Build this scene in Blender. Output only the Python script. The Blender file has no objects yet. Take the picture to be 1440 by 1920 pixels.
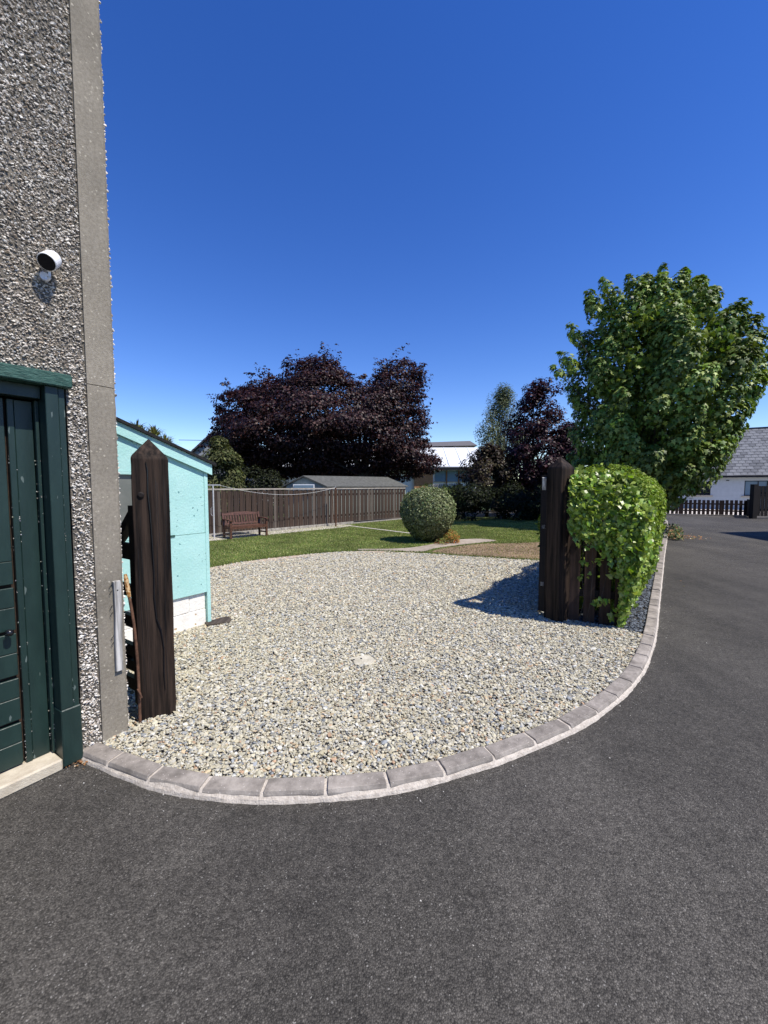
import bpy, bmesh, math, random
import numpy as np
from mathutils import Vector, Matrix
R = math.radians
random.seed(7)
rng = np.random.default_rng(11)
S = bpy.context.scene
COL = S.collection

# ------------------------------------------------------------------ camera
CAM_H = 1.55
TILT = math.atan(50 / 780)
cd = bpy.data.cameras.new("camera")
cd.sensor_fit = 'VERTICAL'
cd.sensor_height = 36.0
cd.lens = 780 / 1920 * 36.0
cd.clip_start = 0.05
cd.clip_end = 2000
cam = bpy.data.objects.new("camera", cd)
COL.objects.link(cam)
cam.location = (0, 0, CAM_H)
cam.rotation_euler = (math.pi / 2 - TILT, 0, 0)
S.camera = cam

# ------------------------------------------------------------------ light
SUN_EL = R(57)
SUN_AZ = R(120.2)                      # clockwise from +Y
w = bpy.data.worlds.new("World")
S.world = w
w.use_nodes = True
nt = w.node_tree
bg = nt.nodes['Background']
sk = nt.nodes.new('ShaderNodeTexSky')
sk.sky_type = 'NISHITA'
sk.sun_disc = False
sk.sun_elevation = SUN_EL
sk.sun_rotation = SUN_AZ
sk.air_density = 1.0
sk.dust_density = 0.0
sk.altitude = 900
sk.ozone_density = 2.5
hs = nt.nodes.new('ShaderNodeHueSaturation')
hs.inputs['Hue'].default_value = 0.519
hs.inputs['Saturation'].default_value = 1.32
hs.inputs['Value'].default_value = 1.0
nt.links.new(sk.outputs[0], hs.inputs['Color'])
nt.links.new(hs.outputs[0], bg.inputs[0])
bg.inputs[1].default_value = 0.15
sl = bpy.data.lights.new("sun", 'SUN')
sl.energy = 5.0
sl.angle = R(0.5)
sl.color = (1.0, 0.945, 0.855)
sun = bpy.data.objects.new("sun", sl)
COL.objects.link(sun)
SD = Vector((math.sin(SUN_AZ) * math.cos(SUN_EL), math.cos(SUN_AZ) * math.cos(SUN_EL), math.sin(SUN_EL)))
sun.rotation_euler = SD.to_track_quat('Z', 'Y').to_euler()
sun.location = (10, -8, 20)
S.view_settings.view_transform = 'Standard'
S.view_settings.look = 'None'
S.view_settings.exposure = 0.32
S.view_settings.gamma = 1
S.view_settings.use_curve_mapping = False
S.render.engine = 'CYCLES'
S.cycles.max_bounces = 5
S.cycles.transparent_max_bounces = 4

# ------------------------------------------------------------------ materials
def mat(name, c1, c2=None, scale=8.0, rough=0.8, bump=0.0, bscale=None, spec=0.3, detail=5, stretch=None,
        speck=None, speckscale=200, speckamt=0.05, trans=None, attr=None, contrast=(0.35, 0.65), coord='Object', big=None):
    m = bpy.data.materials.new(name)
    m.use_nodes = True
    n = m.node_tree
    L = n.links.new
    b = n.nodes['Principled BSDF']
    b.inputs['Roughness'].default_value = rough
    b.inputs['Specular IOR Level'].default_value = spec
    tc = n.nodes.new('ShaderNodeTexCoord')
    mp = n.nodes.new('ShaderNodeMapping')
    L(tc.outputs[coord], mp.inputs[0])
    if stretch:
        mp.inputs['Scale'].default_value = stretch
    no = n.nodes.new('ShaderNodeTexNoise')
    no.inputs['Scale'].default_value = scale
    no.inputs['Detail'].default_value = detail
    no.inputs['Roughness'].default_value = 0.65
    L(mp.outputs[0], no.inputs[0])
    cr = n.nodes.new('ShaderNodeValToRGB')
    cr.color_ramp.elements[0].position = contrast[0]
    cr.color_ramp.elements[1].position = contrast[1]
    cr.color_ramp.elements[0].color = (*c1, 1)
    cr.color_ramp.elements[1].color = (*(c2 or c1), 1)
    L(no.outputs[0], cr.inputs[0])
    out = cr.outputs[0]
    if big:
        n2 = n.nodes.new('ShaderNodeTexNoise')
        n2.inputs['Scale'].default_value = big[0]
        n2.inputs['Detail'].default_value = 3
        L(mp.outputs[0], n2.inputs[0])
        r2 = n.nodes.new('ShaderNodeValToRGB')
        r2.color_ramp.elements[0].position = 0.3
        r2.color_ramp.elements[1].position = 0.7
        r2.color_ramp.elements[0].color = (*[big[1]] * 3, 1)
        r2.color_ramp.elements[1].color = (*[big[2]] * 3, 1)
        L(n2.outputs[0], r2.inputs[0])
        mx = n.nodes.new('ShaderNodeMix'); mx.data_type = 'RGBA'; mx.blend_type = 'MULTIPLY'
        mx.inputs[0].default_value = 1
        L(out, mx.inputs[6]); L(r2.outputs[0], mx.inputs[7])
        out = mx.outputs[2]
    if speck:
        vo = n.nodes.new('ShaderNodeTexVoronoi')
        vo.inputs['Scale'].default_value = speckscale
        L(mp.outputs[0], vo.inputs[0])
        sp = n.nodes.new('ShaderNodeSeparateColor')
        L(vo.outputs['Color'], sp.inputs[0])
        lt = n.nodes.new('ShaderNodeMath'); lt.operation = 'LESS_THAN'
        lt.inputs[1].default_value = speckamt
        L(sp.outputs[0], lt.inputs[0])
        mx = n.nodes.new('ShaderNodeMix'); mx.data_type = 'RGBA'
        mx.inputs[7].default_value = (*speck, 1)
        L(lt.outputs[0], mx.inputs[0]); L(out, mx.inputs[6])
        out = mx.outputs[2]
    if attr:
        at_ = n.nodes.new('ShaderNodeAttribute')
        at_.attribute_type = attr
        at_.attribute_name = 'col'
        mx = n.nodes.new('ShaderNodeMix'); mx.data_type = 'RGBA'; mx.blend_type = 'MULTIPLY'
        mx.inputs[0].default_value = 1
        L(out, mx.inputs[6]); L(at_.outputs['Color'], mx.inputs[7])
        out = mx.outputs[2]
    L(out, b.inputs['Base Color'])
    if trans:
        tr = n.nodes.new('ShaderNodeBsdfTranslucent')
        tm = n.nodes.new('ShaderNodeMix'); tm.data_type = 'RGBA'; tm.blend_type = 'MULTIPLY'
        tm.inputs[0].default_value = 1
        tm.inputs[7].default_value = (*trans[1], 1)
        L(out, tm.inputs[6]); L(tm.outputs[2], tr.inputs[0])
        ms = n.nodes.new('ShaderNodeMixShader')
        ms.inputs[0].default_value = trans[0]
        L(b.outputs[0], ms.inputs[1]); L(tr.outputs[0], ms.inputs[2])
        L(ms.outputs[0], n.nodes['Material Output'].inputs[0])
    if bump:
        bn = n.nodes.new('ShaderNodeTexNoise')
        bn.inputs['Scale'].default_value = bscale or scale * 4
        bn.inputs['Detail'].default_value = 4
        L(mp.outputs[0], bn.inputs[0])
        bu = n.nodes.new('ShaderNodeBump')
        bu.inputs['Strength'].default_value = 1.0
        bu.inputs['Distance'].default_value = bump
        L(bn.outputs[0], bu.inputs['Height'])
        L(bu.outputs[0], b.inputs['Normal'])
    return m

def asphalt_mat():
    m = bpy.data.materials.new("asphalt")
    m.use_nodes = True
    n = m.node_tree; L = n.links.new
    b = n.nodes['Principled BSDF']
    b.inputs['Roughness'].default_value = 0.75
    b.inputs['Specular IOR Level'].default_value = 0.25
    tc = n.nodes.new('ShaderNodeTexCoord')
    vo = n.nodes.new('ShaderNodeTexVoronoi'); vo.inputs['Scale'].default_value = 180
    L(tc.outputs['Object'], vo.inputs[0])
    sp = n.nodes.new('ShaderNodeSeparateColor'); L(vo.outputs['Color'], sp.inputs[0])
    cr = n.nodes.new('ShaderNodeValToRGB')
    e = cr.color_ramp.elements
    e[0].position = 0.0; e[0].color = (0.041, 0.0375, 0.0325, 1)
    e[1].position = 1.0; e[1].color = (0.165, 0.153, 0.132, 1)
    e2 = e.new(0.55); e2.color = (0.088, 0.081, 0.070, 1)
    e3 = e.new(0.93); e3.color = (0.118, 0.109, 0.095, 1)
    L(sp.outputs[0], cr.inputs[0])
    # binder between the stones
    mr = n.nodes.new('ShaderNodeMapRange')
    mr.inputs[1].default_value = 0.2; mr.inputs[2].default_value = 0.75
    mr.inputs[3].default_value = 1.0; mr.inputs[4].default_value = 0.62
    L(vo.outputs['Distance'], mr.inputs[0])
    mx = n.nodes.new('ShaderNodeMix'); mx.data_type = 'RGBA'; mx.blend_type = 'MULTIPLY'; mx.inputs[0].default_value = 1
    L(cr.outputs[0], mx.inputs[6]); L(mr.outputs[0], mx.inputs[7])
    # large tonal patches: dust and wear
    prev = mx.outputs[2]
    for sc, lo, hi in ((0.55, 0.82, 1.22), (5.0, 0.88, 1.14), (28.0, 0.8, 1.22)):
        no = n.nodes.new('ShaderNodeTexNoise'); no.inputs['Scale'].default_value = sc; no.inputs['Detail'].default_value = 4
        L(tc.outputs['Object'], no.inputs[0])
        m2 = n.nodes.new('ShaderNodeMapRange')
        m2.inputs[1].default_value = 0.32; m2.inputs[2].default_value = 0.68
        m2.inputs[3].default_value = lo; m2.inputs[4].default_value = hi
        L(no.outputs[0], m2.inputs[0])
        mm = n.nodes.new('ShaderNodeMix'); mm.data_type = 'RGBA'; mm.blend_type = 'MULTIPLY'; mm.inputs[0].default_value = 1
        L(prev, mm.inputs[6]); L(m2.outputs[0], mm.inputs[7])
        prev = mm.outputs[2]
    # faint wheel-worn lanes along the drive
    mpp = n.nodes.new('ShaderNodeMapping'); mpp.inputs['Rotation'].default_value = (0, 0, math.radians(-34)); mpp.inputs['Scale'].default_value = (1, .12, 1)
    L(tc.outputs['Object'], mpp.inputs[0])
    nw = n.nodes.new('ShaderNodeTexNoise'); nw.inputs['Scale'].default_value = 1.3; nw.inputs['Detail'].default_value = 3
    L(mpp.outputs[0], nw.inputs[0])
    mw = n.nodes.new('ShaderNodeMapRange'); mw.inputs[1].default_value = .38; mw.inputs[2].default_value = .62; mw.inputs[3].default_value = .86; mw.inputs[4].default_value = 1.13
    L(nw.outputs[0], mw.inputs[0])
    mm = n.nodes.new('ShaderNodeMix'); mm.data_type = 'RGBA'; mm.blend_type = 'MULTIPLY'; mm.inputs[0].default_value = 1
    L(prev, mm.inputs[6]); L(mw.outputs[0], mm.inputs[7]); prev = mm.outputs[2]
    # rare pale grit
    v2 = n.nodes.new('ShaderNodeTexVoronoi'); v2.inputs['Scale'].default_value = 230
    L(tc.outputs['Object'], v2.inputs[0])
    s2 = n.nodes.new('ShaderNodeSeparateColor'); L(v2.outputs['Color'], s2.inputs[0])
    lt = n.nodes.new('ShaderNodeMath'); lt.operation = 'LESS_THAN'; lt.inputs[1].default_value = 0.006
    L(s2.outputs[1], lt.inputs[0])
    m3 = n.nodes.new('ShaderNodeMix'); m3.data_type = 'RGBA'; m3.inputs[7].default_value = (0.22, 0.21, 0.19, 1)
    L(lt.outputs[0], m3.inputs[0]); L(prev, m3.inputs[6])
    L(m3.outputs[2], b.inputs['Base Color'])
    bu = n.nodes.new('ShaderNodeBump'); bu.inputs['Distance'].default_value = 0.003; bu.inputs['Strength'].default_value = 1
    iv = n.nodes.new('ShaderNodeMath'); iv.operation = 'SUBTRACT'; iv.inputs[0].default_value = 1
    L(vo.outputs['Distance'], iv.inputs[1])
    ad = n.nodes.new('ShaderNodeMath'); ad.operation = 'ADD'
    L(iv.outputs[0], ad.inputs[0]); L(sp.outputs[2], ad.inputs[1])
    L(ad.outputs[0], bu.inputs['Height'])
    L(bu.outputs[0], b.inputs['Normal'])
    return m

def wood_mat(name, c1, c2, rough=0.75, scale=30, axis='Z', bump=0.0015, spec=0.25, cont=(0.35, 0.65)):
    st = {'Z': (1, 1, 0.05), 'X': (0.05, 1, 1), 'Y': (1, 0.05, 1)}[axis]
    return mat(name, c1, c2, scale=scale, rough=rough, bump=bump, bscale=scale * 1.6, stretch=st, detail=6, spec=spec, contrast=cont)

MA = dict(
    asphalt=asphalt_mat(),
    earth=mat('earth', (0.05, 0.04, 0.03), (0.09, 0.075, 0.055), scale=6, bump=0.01),
    farground=mat('far_ground', (0.035, 0.06, 0.02), (0.07, 0.09, 0.03), scale=0.5, rough=0.95),
    gravelbed=mat('gravel_bed', (0.2, 0.18, 0.14), (0.42, 0.38, 0.3), scale=160, rough=0.95, bump=0.006, bscale=120),
    stone=mat('gravel_stone', (0.8, 0.8, 0.8), (1, 1, 1), scale=60, rough=0.8, attr='INSTANCER', bump=0.0008, bscale=300, coord='Object'),
    lawn=mat('lawn', (0.06, 0.10, 0.02), (0.18, 0.23, 0.06), scale=30, rough=0.95, bump=0.01, bscale=120, big=(0.55, 0.65, 1.2)),
    grass=mat('grass_blade', (0.9, 0.9, 0.9), (1, 1, 1), scale=5, rough=0.7, attr='GEOMETRY', trans=(0.3, (1.3, 1.3, 0.5))),
    bare=mat('bare_ground', (0.14, 0.095, 0.06), (0.38, 0.28, 0.18), scale=14, rough=0.95, bump=0.012, bscale=60, big=(1.2, 0.6, 1.15)),
    path=mat('path_concrete', (0.30, 0.25, 0.20), (0.44, 0.38, 0.31), scale=9, rough=0.9, bump=0.003, bscale=80, big=(1.5, 0.75, 1.05)),
    patio=mat('patio_concrete', (0.46, 0.41, 0.36), (0.58, 0.53, 0.47), scale=9, rough=0.9, bump=0.003, bscale=80),
    kerb=mat('kerb_stone', (0.19, 0.168, 0.146), (0.36, 0.322, 0.282), scale=11, rough=0.85, bump=0.002, bscale=120, speck=(0.46, 0.42, 0.38), speckscale=240, speckamt=0.008, big=(3.5, 0.72, 1.12)),
    mortar=mat('mortar', (0.37, 0.325, 0.275), (0.56, 0.505, 0.435), scale=40, rough=0.95, bump=0.005, bscale=120),
    render=mat('render_mortar', (0.12, 0.107, 0.088), (0.21, 0.185, 0.15), scale=60, rough=0.95, bump=0.006, bscale=140, big=(2.2, 0.55, 1.1)),
    chip=mat('render_chip', (0.85, 0.85, 0.85), (1, 1, 1), scale=60, rough=0.6, attr='INSTANCER'),
    band=mat('band_cement', (0.205, 0.18, 0.14), (0.285, 0.254, 0.203), scale=70, rough=0.9, bump=0.003, bscale=300, speck=(0.42, 0.38, 0.30), speckscale=120, speckamt=0.014, big=(1.6, 0.72, 1.25)),
    gpaint=mat('green_paint', (0.009, 0.024, 0.021), (0.014, 0.034, 0.029), scale=12, rough=0.42, bump=0.0015, bscale=40, spec=0.45, stretch=(1, 1, 0.3), speck=(0.10, 0.13, 0.12), speckscale=110, speckamt=0.003),
    gpaint_lit_worn=mat('green_paint_lit_worn', (0.010, 0.045, 0.036), (0.045, 0.115, 0.092), scale=22, rough=0.6, bump=0.004, bscale=40, stretch=(1, 1, 4)),  # lighter copy of the green; the lintel's lit look is in the colour
    gap_brown=mat('door_gap_wood', (0.02, 0.013, 0.009), (0.05, 0.03, 0.02), scale=40, rough=0.9),
    step=mat('step_concrete', (0.42, 0.36, 0.27), (0.56, 0.5, 0.39), scale=14, rough=0.9, bump=0.003, bscale=120),
    post=wood_mat('post_wood', (0.007, 0.0048, 0.0038), (0.046, 0.030, 0.0215), scale=22, rough=0.7, bump=0.006, spec=0.15, cont=(0.42, 0.62)),
    darkwood=wood_mat('dark_gate_wood', (0.006, 0.0045, 0.004), (0.016, 0.011, 0.009), scale=26, rough=0.7),
    fenceb=wood_mat('fence_wood', (0.017, 0.0115, 0.009), (0.082, 0.058, 0.047), scale=22, rough=0.85, bump=0.003),
    fenceb2=wood_mat('fence_wood_pale', (0.075, 0.06, 0.05), (0.16, 0.135, 0.115), scale=22, rough=0.85, bump=0.003),
    fenceb3=wood_mat('fence_wood_red', (0.024, 0.0145, 0.0105), (0.098, 0.066, 0.05), scale=22, rough=0.85, bump=0.003),
    frontfence=wood_mat('front_fence_wood', (0.018, 0.011, 0.009), (0.055, 0.034, 0.026), scale=24, rough=0.8, bump=0.003),
    caprail=mat('cap_rail_wood', (0.26, 0.23, 0.2), (0.42, 0.38, 0.33), scale=20, rough=0.9, stretch=(0.3, 0.3, 1)),
    blocks=mat('grey_block', (0.2, 0.185, 0.16), (0.38, 0.36, 0.32), scale=14, rough=0.95, bump=0.004),
    bench=wood_mat('bench_wood', (0.055, 0.024, 0.015), (0.135, 0.062, 0.04), scale=20, rough=0.45, spec=0.5, axis='X'),
    oldboard=wood_mat('weathered_wood', (0.16, 0.15, 0.135), (0.56, 0.54, 0.51), scale=34, rough=0.9, bump=0.004, cont=(0.38, 0.6)),
    slabwood=wood_mat('sleeper_wood', (0.035, 0.028, 0.022), (0.10, 0.082, 0.066), scale=18, rough=0.9, axis='Y'),
    rust=mat('rust', (0.06, 0.03, 0.018), (0.15, 0.075, 0.045), scale=30, rough=0.9, bump=0.001),
    rustpeel=mat('rust_peeling', (0.3, 0.13, 0.03), (0.55, 0.38, 0.2), scale=60, rough=0.9, bump=0.003, contrast=(0.45, 0.5)),
    teal=mat('teal_paint', (0.37, 0.64, 0.60), (0.42, 0.68, 0.64), scale=6, rough=0.6, bump=0.0035, bscale=45, speck=(0.14, 0.3, 0.3), speckscale=60, speckamt=0.0035, big=(2.0, 0.93, 1.02)),
    whitew=mat('whitewash', (0.70, 0.67, 0.61), (0.80, 0.78, 0.73), scale=12, rough=0.9, bump=0.006, bscale=30, speck=(0.45, 0.33, 0.2), speckscale=50, speckamt=0.01),
    felt=mat('roof_felt', (0.008, 0.008, 0.008), (0.02, 0.02, 0.02), scale=30, rough=0.9, bump=0.003),
    glassdark=mat('window_glass', (0.012, 0.014, 0.018), (0.02, 0.022, 0.028), scale=3, rough=0.08, spec=0.5),
    glassblue=mat('window_blind', (0.16, 0.24, 0.30), (0.2, 0.28, 0.34), scale=2, rough=0.1, spec=0.5),
    shedglass=mat('shed_window', (0.11, 0.12, 0.11), (0.17, 0.175, 0.16), scale=3, rough=0.25, spec=0.5),
    white=mat('white_plastic', (0.78, 0.78, 0.78), (0.8, 0.8, 0.8), scale=4, rough=0.35, spec=0.5),
    blackp=mat('black_plastic', (0.008, 0.008, 0.01), (0.01, 0.01, 0.012), scale=4, rough=0.25, spec=0.5),
    lens=mat('lens_black', (0.006, 0.006, 0.008), (0.008, 0.008, 0.01), scale=4, rough=0.5, spec=0.15),
    metal=mat('galvanised_metal', (0.42, 0.42, 0.43), (0.55, 0.55, 0.56), scale=30, rough=0.5),
    line=mat('line_plastic', (0.65, 0.65, 0.62), (0.7, 0.7, 0.67), scale=30, rough=0.6),
    bluegrey=mat('house_render', (0.46, 0.50, 0.52), (0.52, 0.56, 0.58), scale=5, rough=0.9, bump=0.004, bscale=60),
    housegrey=mat('pale_render', (0.30, 0.31, 0.33), (0.36, 0.37, 0.39), scale=5, rough=0.9),
    whitewall=mat('white_wall', (0.74, 0.74, 0.72), (0.8, 0.8, 0.78), scale=5, rough=0.9),
    slate=mat('slate', (0.085, 0.088, 0.095), (0.18, 0.185, 0.195), scale=9, rough=0.6, bump=0.004, bscale=60),
    slate2=mat('slate_mid', (0.12, 0.125, 0.13), (0.2, 0.205, 0.215), scale=9, rough=0.6, bump=0.004, bscale=60),
    slate3=mat('slate_dark', (0.06, 0.064, 0.07), (0.13, 0.135, 0.145), scale=9, rough=0.6, bump=0.004, bscale=60),
    rooftile=mat('roof_tile', (0.10, 0.095, 0.095), (0.15, 0.14, 0.14), scale=12, rough=0.85, bump=0.02, bscale=8),
    shedroof=mat('shed_roof_felt', (0.07, 0.072, 0.068), (0.11, 0.112, 0.105), scale=8, rough=0.9),
    shedgreen=mat('shed_paint', (0.22, 0.25, 0.22), (0.27, 0.30, 0.265), scale=8, rough=0.8),
    polyroof=mat('polycarbonate_roof', (0.74, 0.76, 0.76), (0.8, 0.82, 0.82), scale=2, rough=0.3, spec=0.5, big=(1.2, 0.92, 1.0)),
    brick=mat('brick_colour', (0.32, 0.15, 0.07), (0.45, 0.24, 0.12), scale=14, rough=0.9),
    brownframe=mat('brown_frame', (0.20, 0.09, 0.03), (0.28, 0.13, 0.05), scale=10, rough=0.6),
    gutter=mat('black_gutter', (0.012, 0.012, 0.014), (0.018, 0.018, 0.02), scale=10, rough=0.4),
    bark=mat('bark', (0.04, 0.035, 0.028), (0.13, 0.115, 0.095), scale=14, rough=0.95, bump=0.02, bscale=20, stretch=(1, 1, 0.3)),
    barkdark=mat('bark_dark', (0.03, 0.026, 0.024), (0.085, 0.075, 0.068), scale=14, rough=0.95, bump=0.02, bscale=20, stretch=(1, 1, 0.3)),
    slab=mat('slab_stone', (0.36, 0.33, 0.25), (0.56, 0.52, 0.42), scale=16, rough=0.9, bump=0.006, bscale=50),
    pink=mat('edging_slab', (0.36, 0.27, 0.2), (0.48, 0.38, 0.29), scale=12, rough=0.9, bump=0.003),
    curve=mat('dry_leaf', (0.22, 0.1, 0.035), (0.42, 0.22, 0.09), scale=30, rough=0.8),
)
def leafmat(name, tr=0.25, tcol=(1.5, 1.6, 0.5), rough=0.45, spec=0.5):
    return mat(name, (0.9, 0.9, 0.9), (1, 1, 1), scale=5, rough=rough, spec=spec, attr='GEOMETRY', trans=(tr, tcol))
MA['leaf'] = leafmat('leaf_green', .16, (1.5, 1.6, .5), .5, .28)
MA['leafdark'] = leafmat('leaf_purple', 0.15, (2.6, 0.9, 0.8), 0.5, 0.25)
MA['leafivy'] = leafmat('leaf_ivy', .25, (1.4, 1.5, .4), .38, .5)
MA['leafmatt'] = leafmat('leaf_matt', 0.2, (1.4, 1.5, 0.6), 0.6, 0.15)

# ------------------------------------------------------------------ builders
class MB:
    def __init__(s): s.v = []; s.f = []
    def add(s, vs, fs):
        o = len(s.v); s.v += [tuple(v) for v in vs]; s.f += [tuple(i + o for i in f) for f in fs]; return s
    def box(s, x0, x1, y0, y1, z0, z1, fr=None):
        """fr: function mapping local (a,b,c) to world"""
        vs = [(x, y, z) for z in (z0, z1) for y in (y0, y1) for x in (x0, x1)]
        if fr: vs = [fr(*v) for v in vs]
        return s.add(vs, [(0, 2, 3, 1), (4, 5, 7, 6), (0, 1, 5, 4), (2, 6, 7, 3), (0, 4, 6, 2), (1, 3, 7, 5)])
    def beam(s, p, q, wd, ht, up=(0, 0, 1)):
        p = Vector(p); q = Vector(q); d = (q - p).normalized(); u = Vector(up)
        sd = d.cross(u)
        if sd.length < 1e-4: sd = d.cross(Vector((1, 0, 0)))
        sd.normalize(); u = sd.cross(d)
        vs = [e + sd * a * wd / 2 + u * b * ht / 2 for e in (p, q) for a, b in ((-1, -1), (1, -1), (1, 1), (-1, 1))]
        return s.add(vs, [(0, 1, 2, 3), (7, 6, 5, 4), (0, 4, 5, 1), (1, 5, 6, 2), (2, 6, 7, 3), (3, 7, 4, 0)])
    def tube(s, pts, rad, k=6):
        pts = [Vector(p) for p in pts]
        if not hasattr(rad, '__len__'): rad = [rad] * len(pts)
        rings = []
        o = len(s.v)
        for i, p in enumerate(pts):
            d = (pts[min(i + 1, len(pts) - 1)] - pts[max(i - 1, 0)]).normalized()
            a = d.cross(Vector((0.13, 0.27, 1)) if abs(d.z) < 0.95 else Vector((1, 0, 0))).normalized()
            b = d.cross(a)
            for j in range(k):
                t = 2 * math.pi * j / k
                s.v.append(tuple(p + (a * math.cos(t) + b * math.sin(t)) * rad[i]))
        for i in range(len(pts) - 1):
            for j in range(k):
                a0 = o + i * k + j; a1 = o + i * k + (j + 1) % k
                s.f.append((a0, a1, a1 + k, a0 + k))
        s.f.append(tuple(o + j for j in range(k))[::-1])
        s.f.append(tuple(o + (len(pts) - 1) * k + j for j in range(k)))
        return s
    def poly(s, pts, z0, z1):
        """closed prism of a plan polygon (counter-clockwise)"""
        n = len(pts)
        vs = [(p[0], p[1], z0) for p in pts] + [(p[0], p[1], z1) for p in pts]
        return s.add(vs, [tuple(range(n))[::-1], tuple(range(n, 2 * n))] + [(i, (i + 1) % n, n + (i + 1) % n, n + i) for i in range(n)])
    def build(s, name, m, parent=None, bevel=0, smooth=False, origin=None):
        me = bpy.data.meshes.new(name)
        vs = s.v
        if origin is None and vs and parent is None:
            a = np.array(vs); origin = Vector(((a[:, 0].min() + a[:, 0].max()) / 2, (a[:, 1].min() + a[:, 1].max()) / 2, a[:, 2].min()))
        if parent is not None and origin is None: origin = parent.matrix_world.translation.copy() if False else Vector(parent['_o'])
        me.from_pydata([tuple(Vector(v) - origin) for v in vs], [], s.f)
        me.materials.append(MA[m] if isinstance(m, str) else m)
        bm = bmesh.new(); bm.from_mesh(me)
        bmesh.ops.recalc_face_normals(bm, faces=bm.faces)
        if bevel:
            bmesh.ops.bevel(bm, geom=bm.edges[:], offset=bevel, segments=1, affect='EDGES')
        bm.to_mesh(me); bm.free()
        if smooth:
            for p in me.polygons: p.use_smooth = True
        o = bpy.data.objects.new(name, me)
        COL.objects.link(o)
        if parent is not None:
            o.parent = parent; o.location = origin - Vector(parent['_o'])
            o['_o'] = tuple(origin)
        else:
            o.location = origin; o['_o'] = tuple(origin)
        return o

def tag(o, label=None, cat=None, group=None, kind=None):
    if label: o['label'] = label
    if cat: o['category'] = cat
    if group: o['group'] = group
    if kind: o['kind'] = kind
    return o
def thing(name, loc, label, cat, group=None):
    o = bpy.data.objects.new(name, None)
    COL.objects.link(o); o.location = loc; o['_o'] = tuple(loc); o.empty_display_size = 0.2
    return tag(o, label, cat, group)

def np_mesh(name, V, F, m, parent=None, col=None, smooth=False):
    """V (n,3), F (k,3|4) numpy -> object; col (n,3) per-vertex colour"""
    me = bpy.data.meshes.new(name)
    o3 = np.array(parent['_o']) if parent is not None else np.zeros(3)
    me.vertices.add(len(V)); me.vertices.foreach_set('co', (V - o3).astype(np.float32).ravel())
    k = F.shape[1]
    me.loops.add(F.size); me.loops.foreach_set('vertex_index', F.astype(np.int32).ravel())
    me.polygons.add(len(F))
    me.polygons.foreach_set('loop_start', np.arange(0, F.size, k, dtype=np.int32))
    if col is not None:
        a = me.attributes.new('col', 'FLOAT_COLOR', 'POINT')
        a.data.foreach_set('color', np.hstack([col, np.ones((len(col), 1))]).astype(np.float32).ravel())
    if smooth: me.polygons.foreach_set('use_smooth', np.ones(len(F), dtype=bool))
    me.update(calc_edges=True)
    me.materials.append(MA[m])
    o = bpy.data.objects.new(name, me); COL.objects.link(o); o['_o'] = tuple(o3)
    if parent is not None: o.parent = parent
    return o

def norm(a): return a / (np.linalg.norm(a, axis=-1, keepdims=True) + 1e-9)
LEAF_Q = (np.array([(0, 0, 0), (.42, .5, .06), (0, 1, -.05), (-.42, .5, .06)]), np.array([(0, 1, 2), (0, 2, 3)]))
LEAF_LONG = (np.array([(0, 0, 0), (.22, .5, .05), (0, 1, -.06), (-.22, .5, .05)]), np.array([(0, 1, 2), (0, 2, 3)]))
LEAF_MAPLE = (np.array([(0, .28, .05), (0, 0, 0), (.34, -.06, -.05), (.24, .2, .0), (.55, .42, -.08), (.2, .5, .02), (0, 1, -.12), (-.2, .5, .02), (-.55, .42, -.08), (-.24, .2, 0), (-.34, -.06, -.05)]),
              np.array([(0, i, i + 1) for i in range(1, 10)] + [(0, 10, 1)]))
LEAF_IVY = (np.array([(0, .35, .03), (0, 0, 0), (.3, -.1, -.03), (.48, .25, -.05), (.27, .45, 0), (0, .92, -.07), (-.27, .45, 0), (-.48, .25, -.05), (-.3, -.1, -.03)]),
            np.array([(0, i, i + 1) for i in range(1, 8)] + [(0, 8, 1)]))
def leaves(c, nrm, yax, size, tmpl):
    """merged leaf geometry. c centres, nrm facing normals, yax rough tip direction"""
    T, F = tmpl
    n = norm(nrm); y = norm(yax - (yax * n).sum(-1, keepdims=True) * n); x = np.cross(y, n)
    size = np.asarray(size).reshape(-1, 1, 1)
    V = c[:, None, :] + size * (T[None, :, 0:1] * x[:, None, :] + (T[None, :, 1:2] - .4) * y[:, None, :] + T[None, :, 2:3] * n[:, None, :])
    N = len(c)
    FF = F[None] + (np.arange(N) * len(T))[:, None, None]
    return V.reshape(-1, 3), FF.reshape(-1, 3)
def rnd(n, k=3): return rng.normal(size=(n, k))
def leafcols(n, k, base, var=0.25, mix=None, pm=0.0):
    c = np.array(base)[None] * (1 + var * rng.normal(size=(n, 1))) * (1 + 0.07 * rng.normal(size=(n, 3)))
    if mix is not None:
        sel = rng.random(n) < pm
        c[sel] = np.array(mix)[None] * (1 + .2 * rng.normal(size=(sel.sum(), 1)))
    return np.repeat(np.clip(c, .001, 1), k, axis=0)

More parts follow.
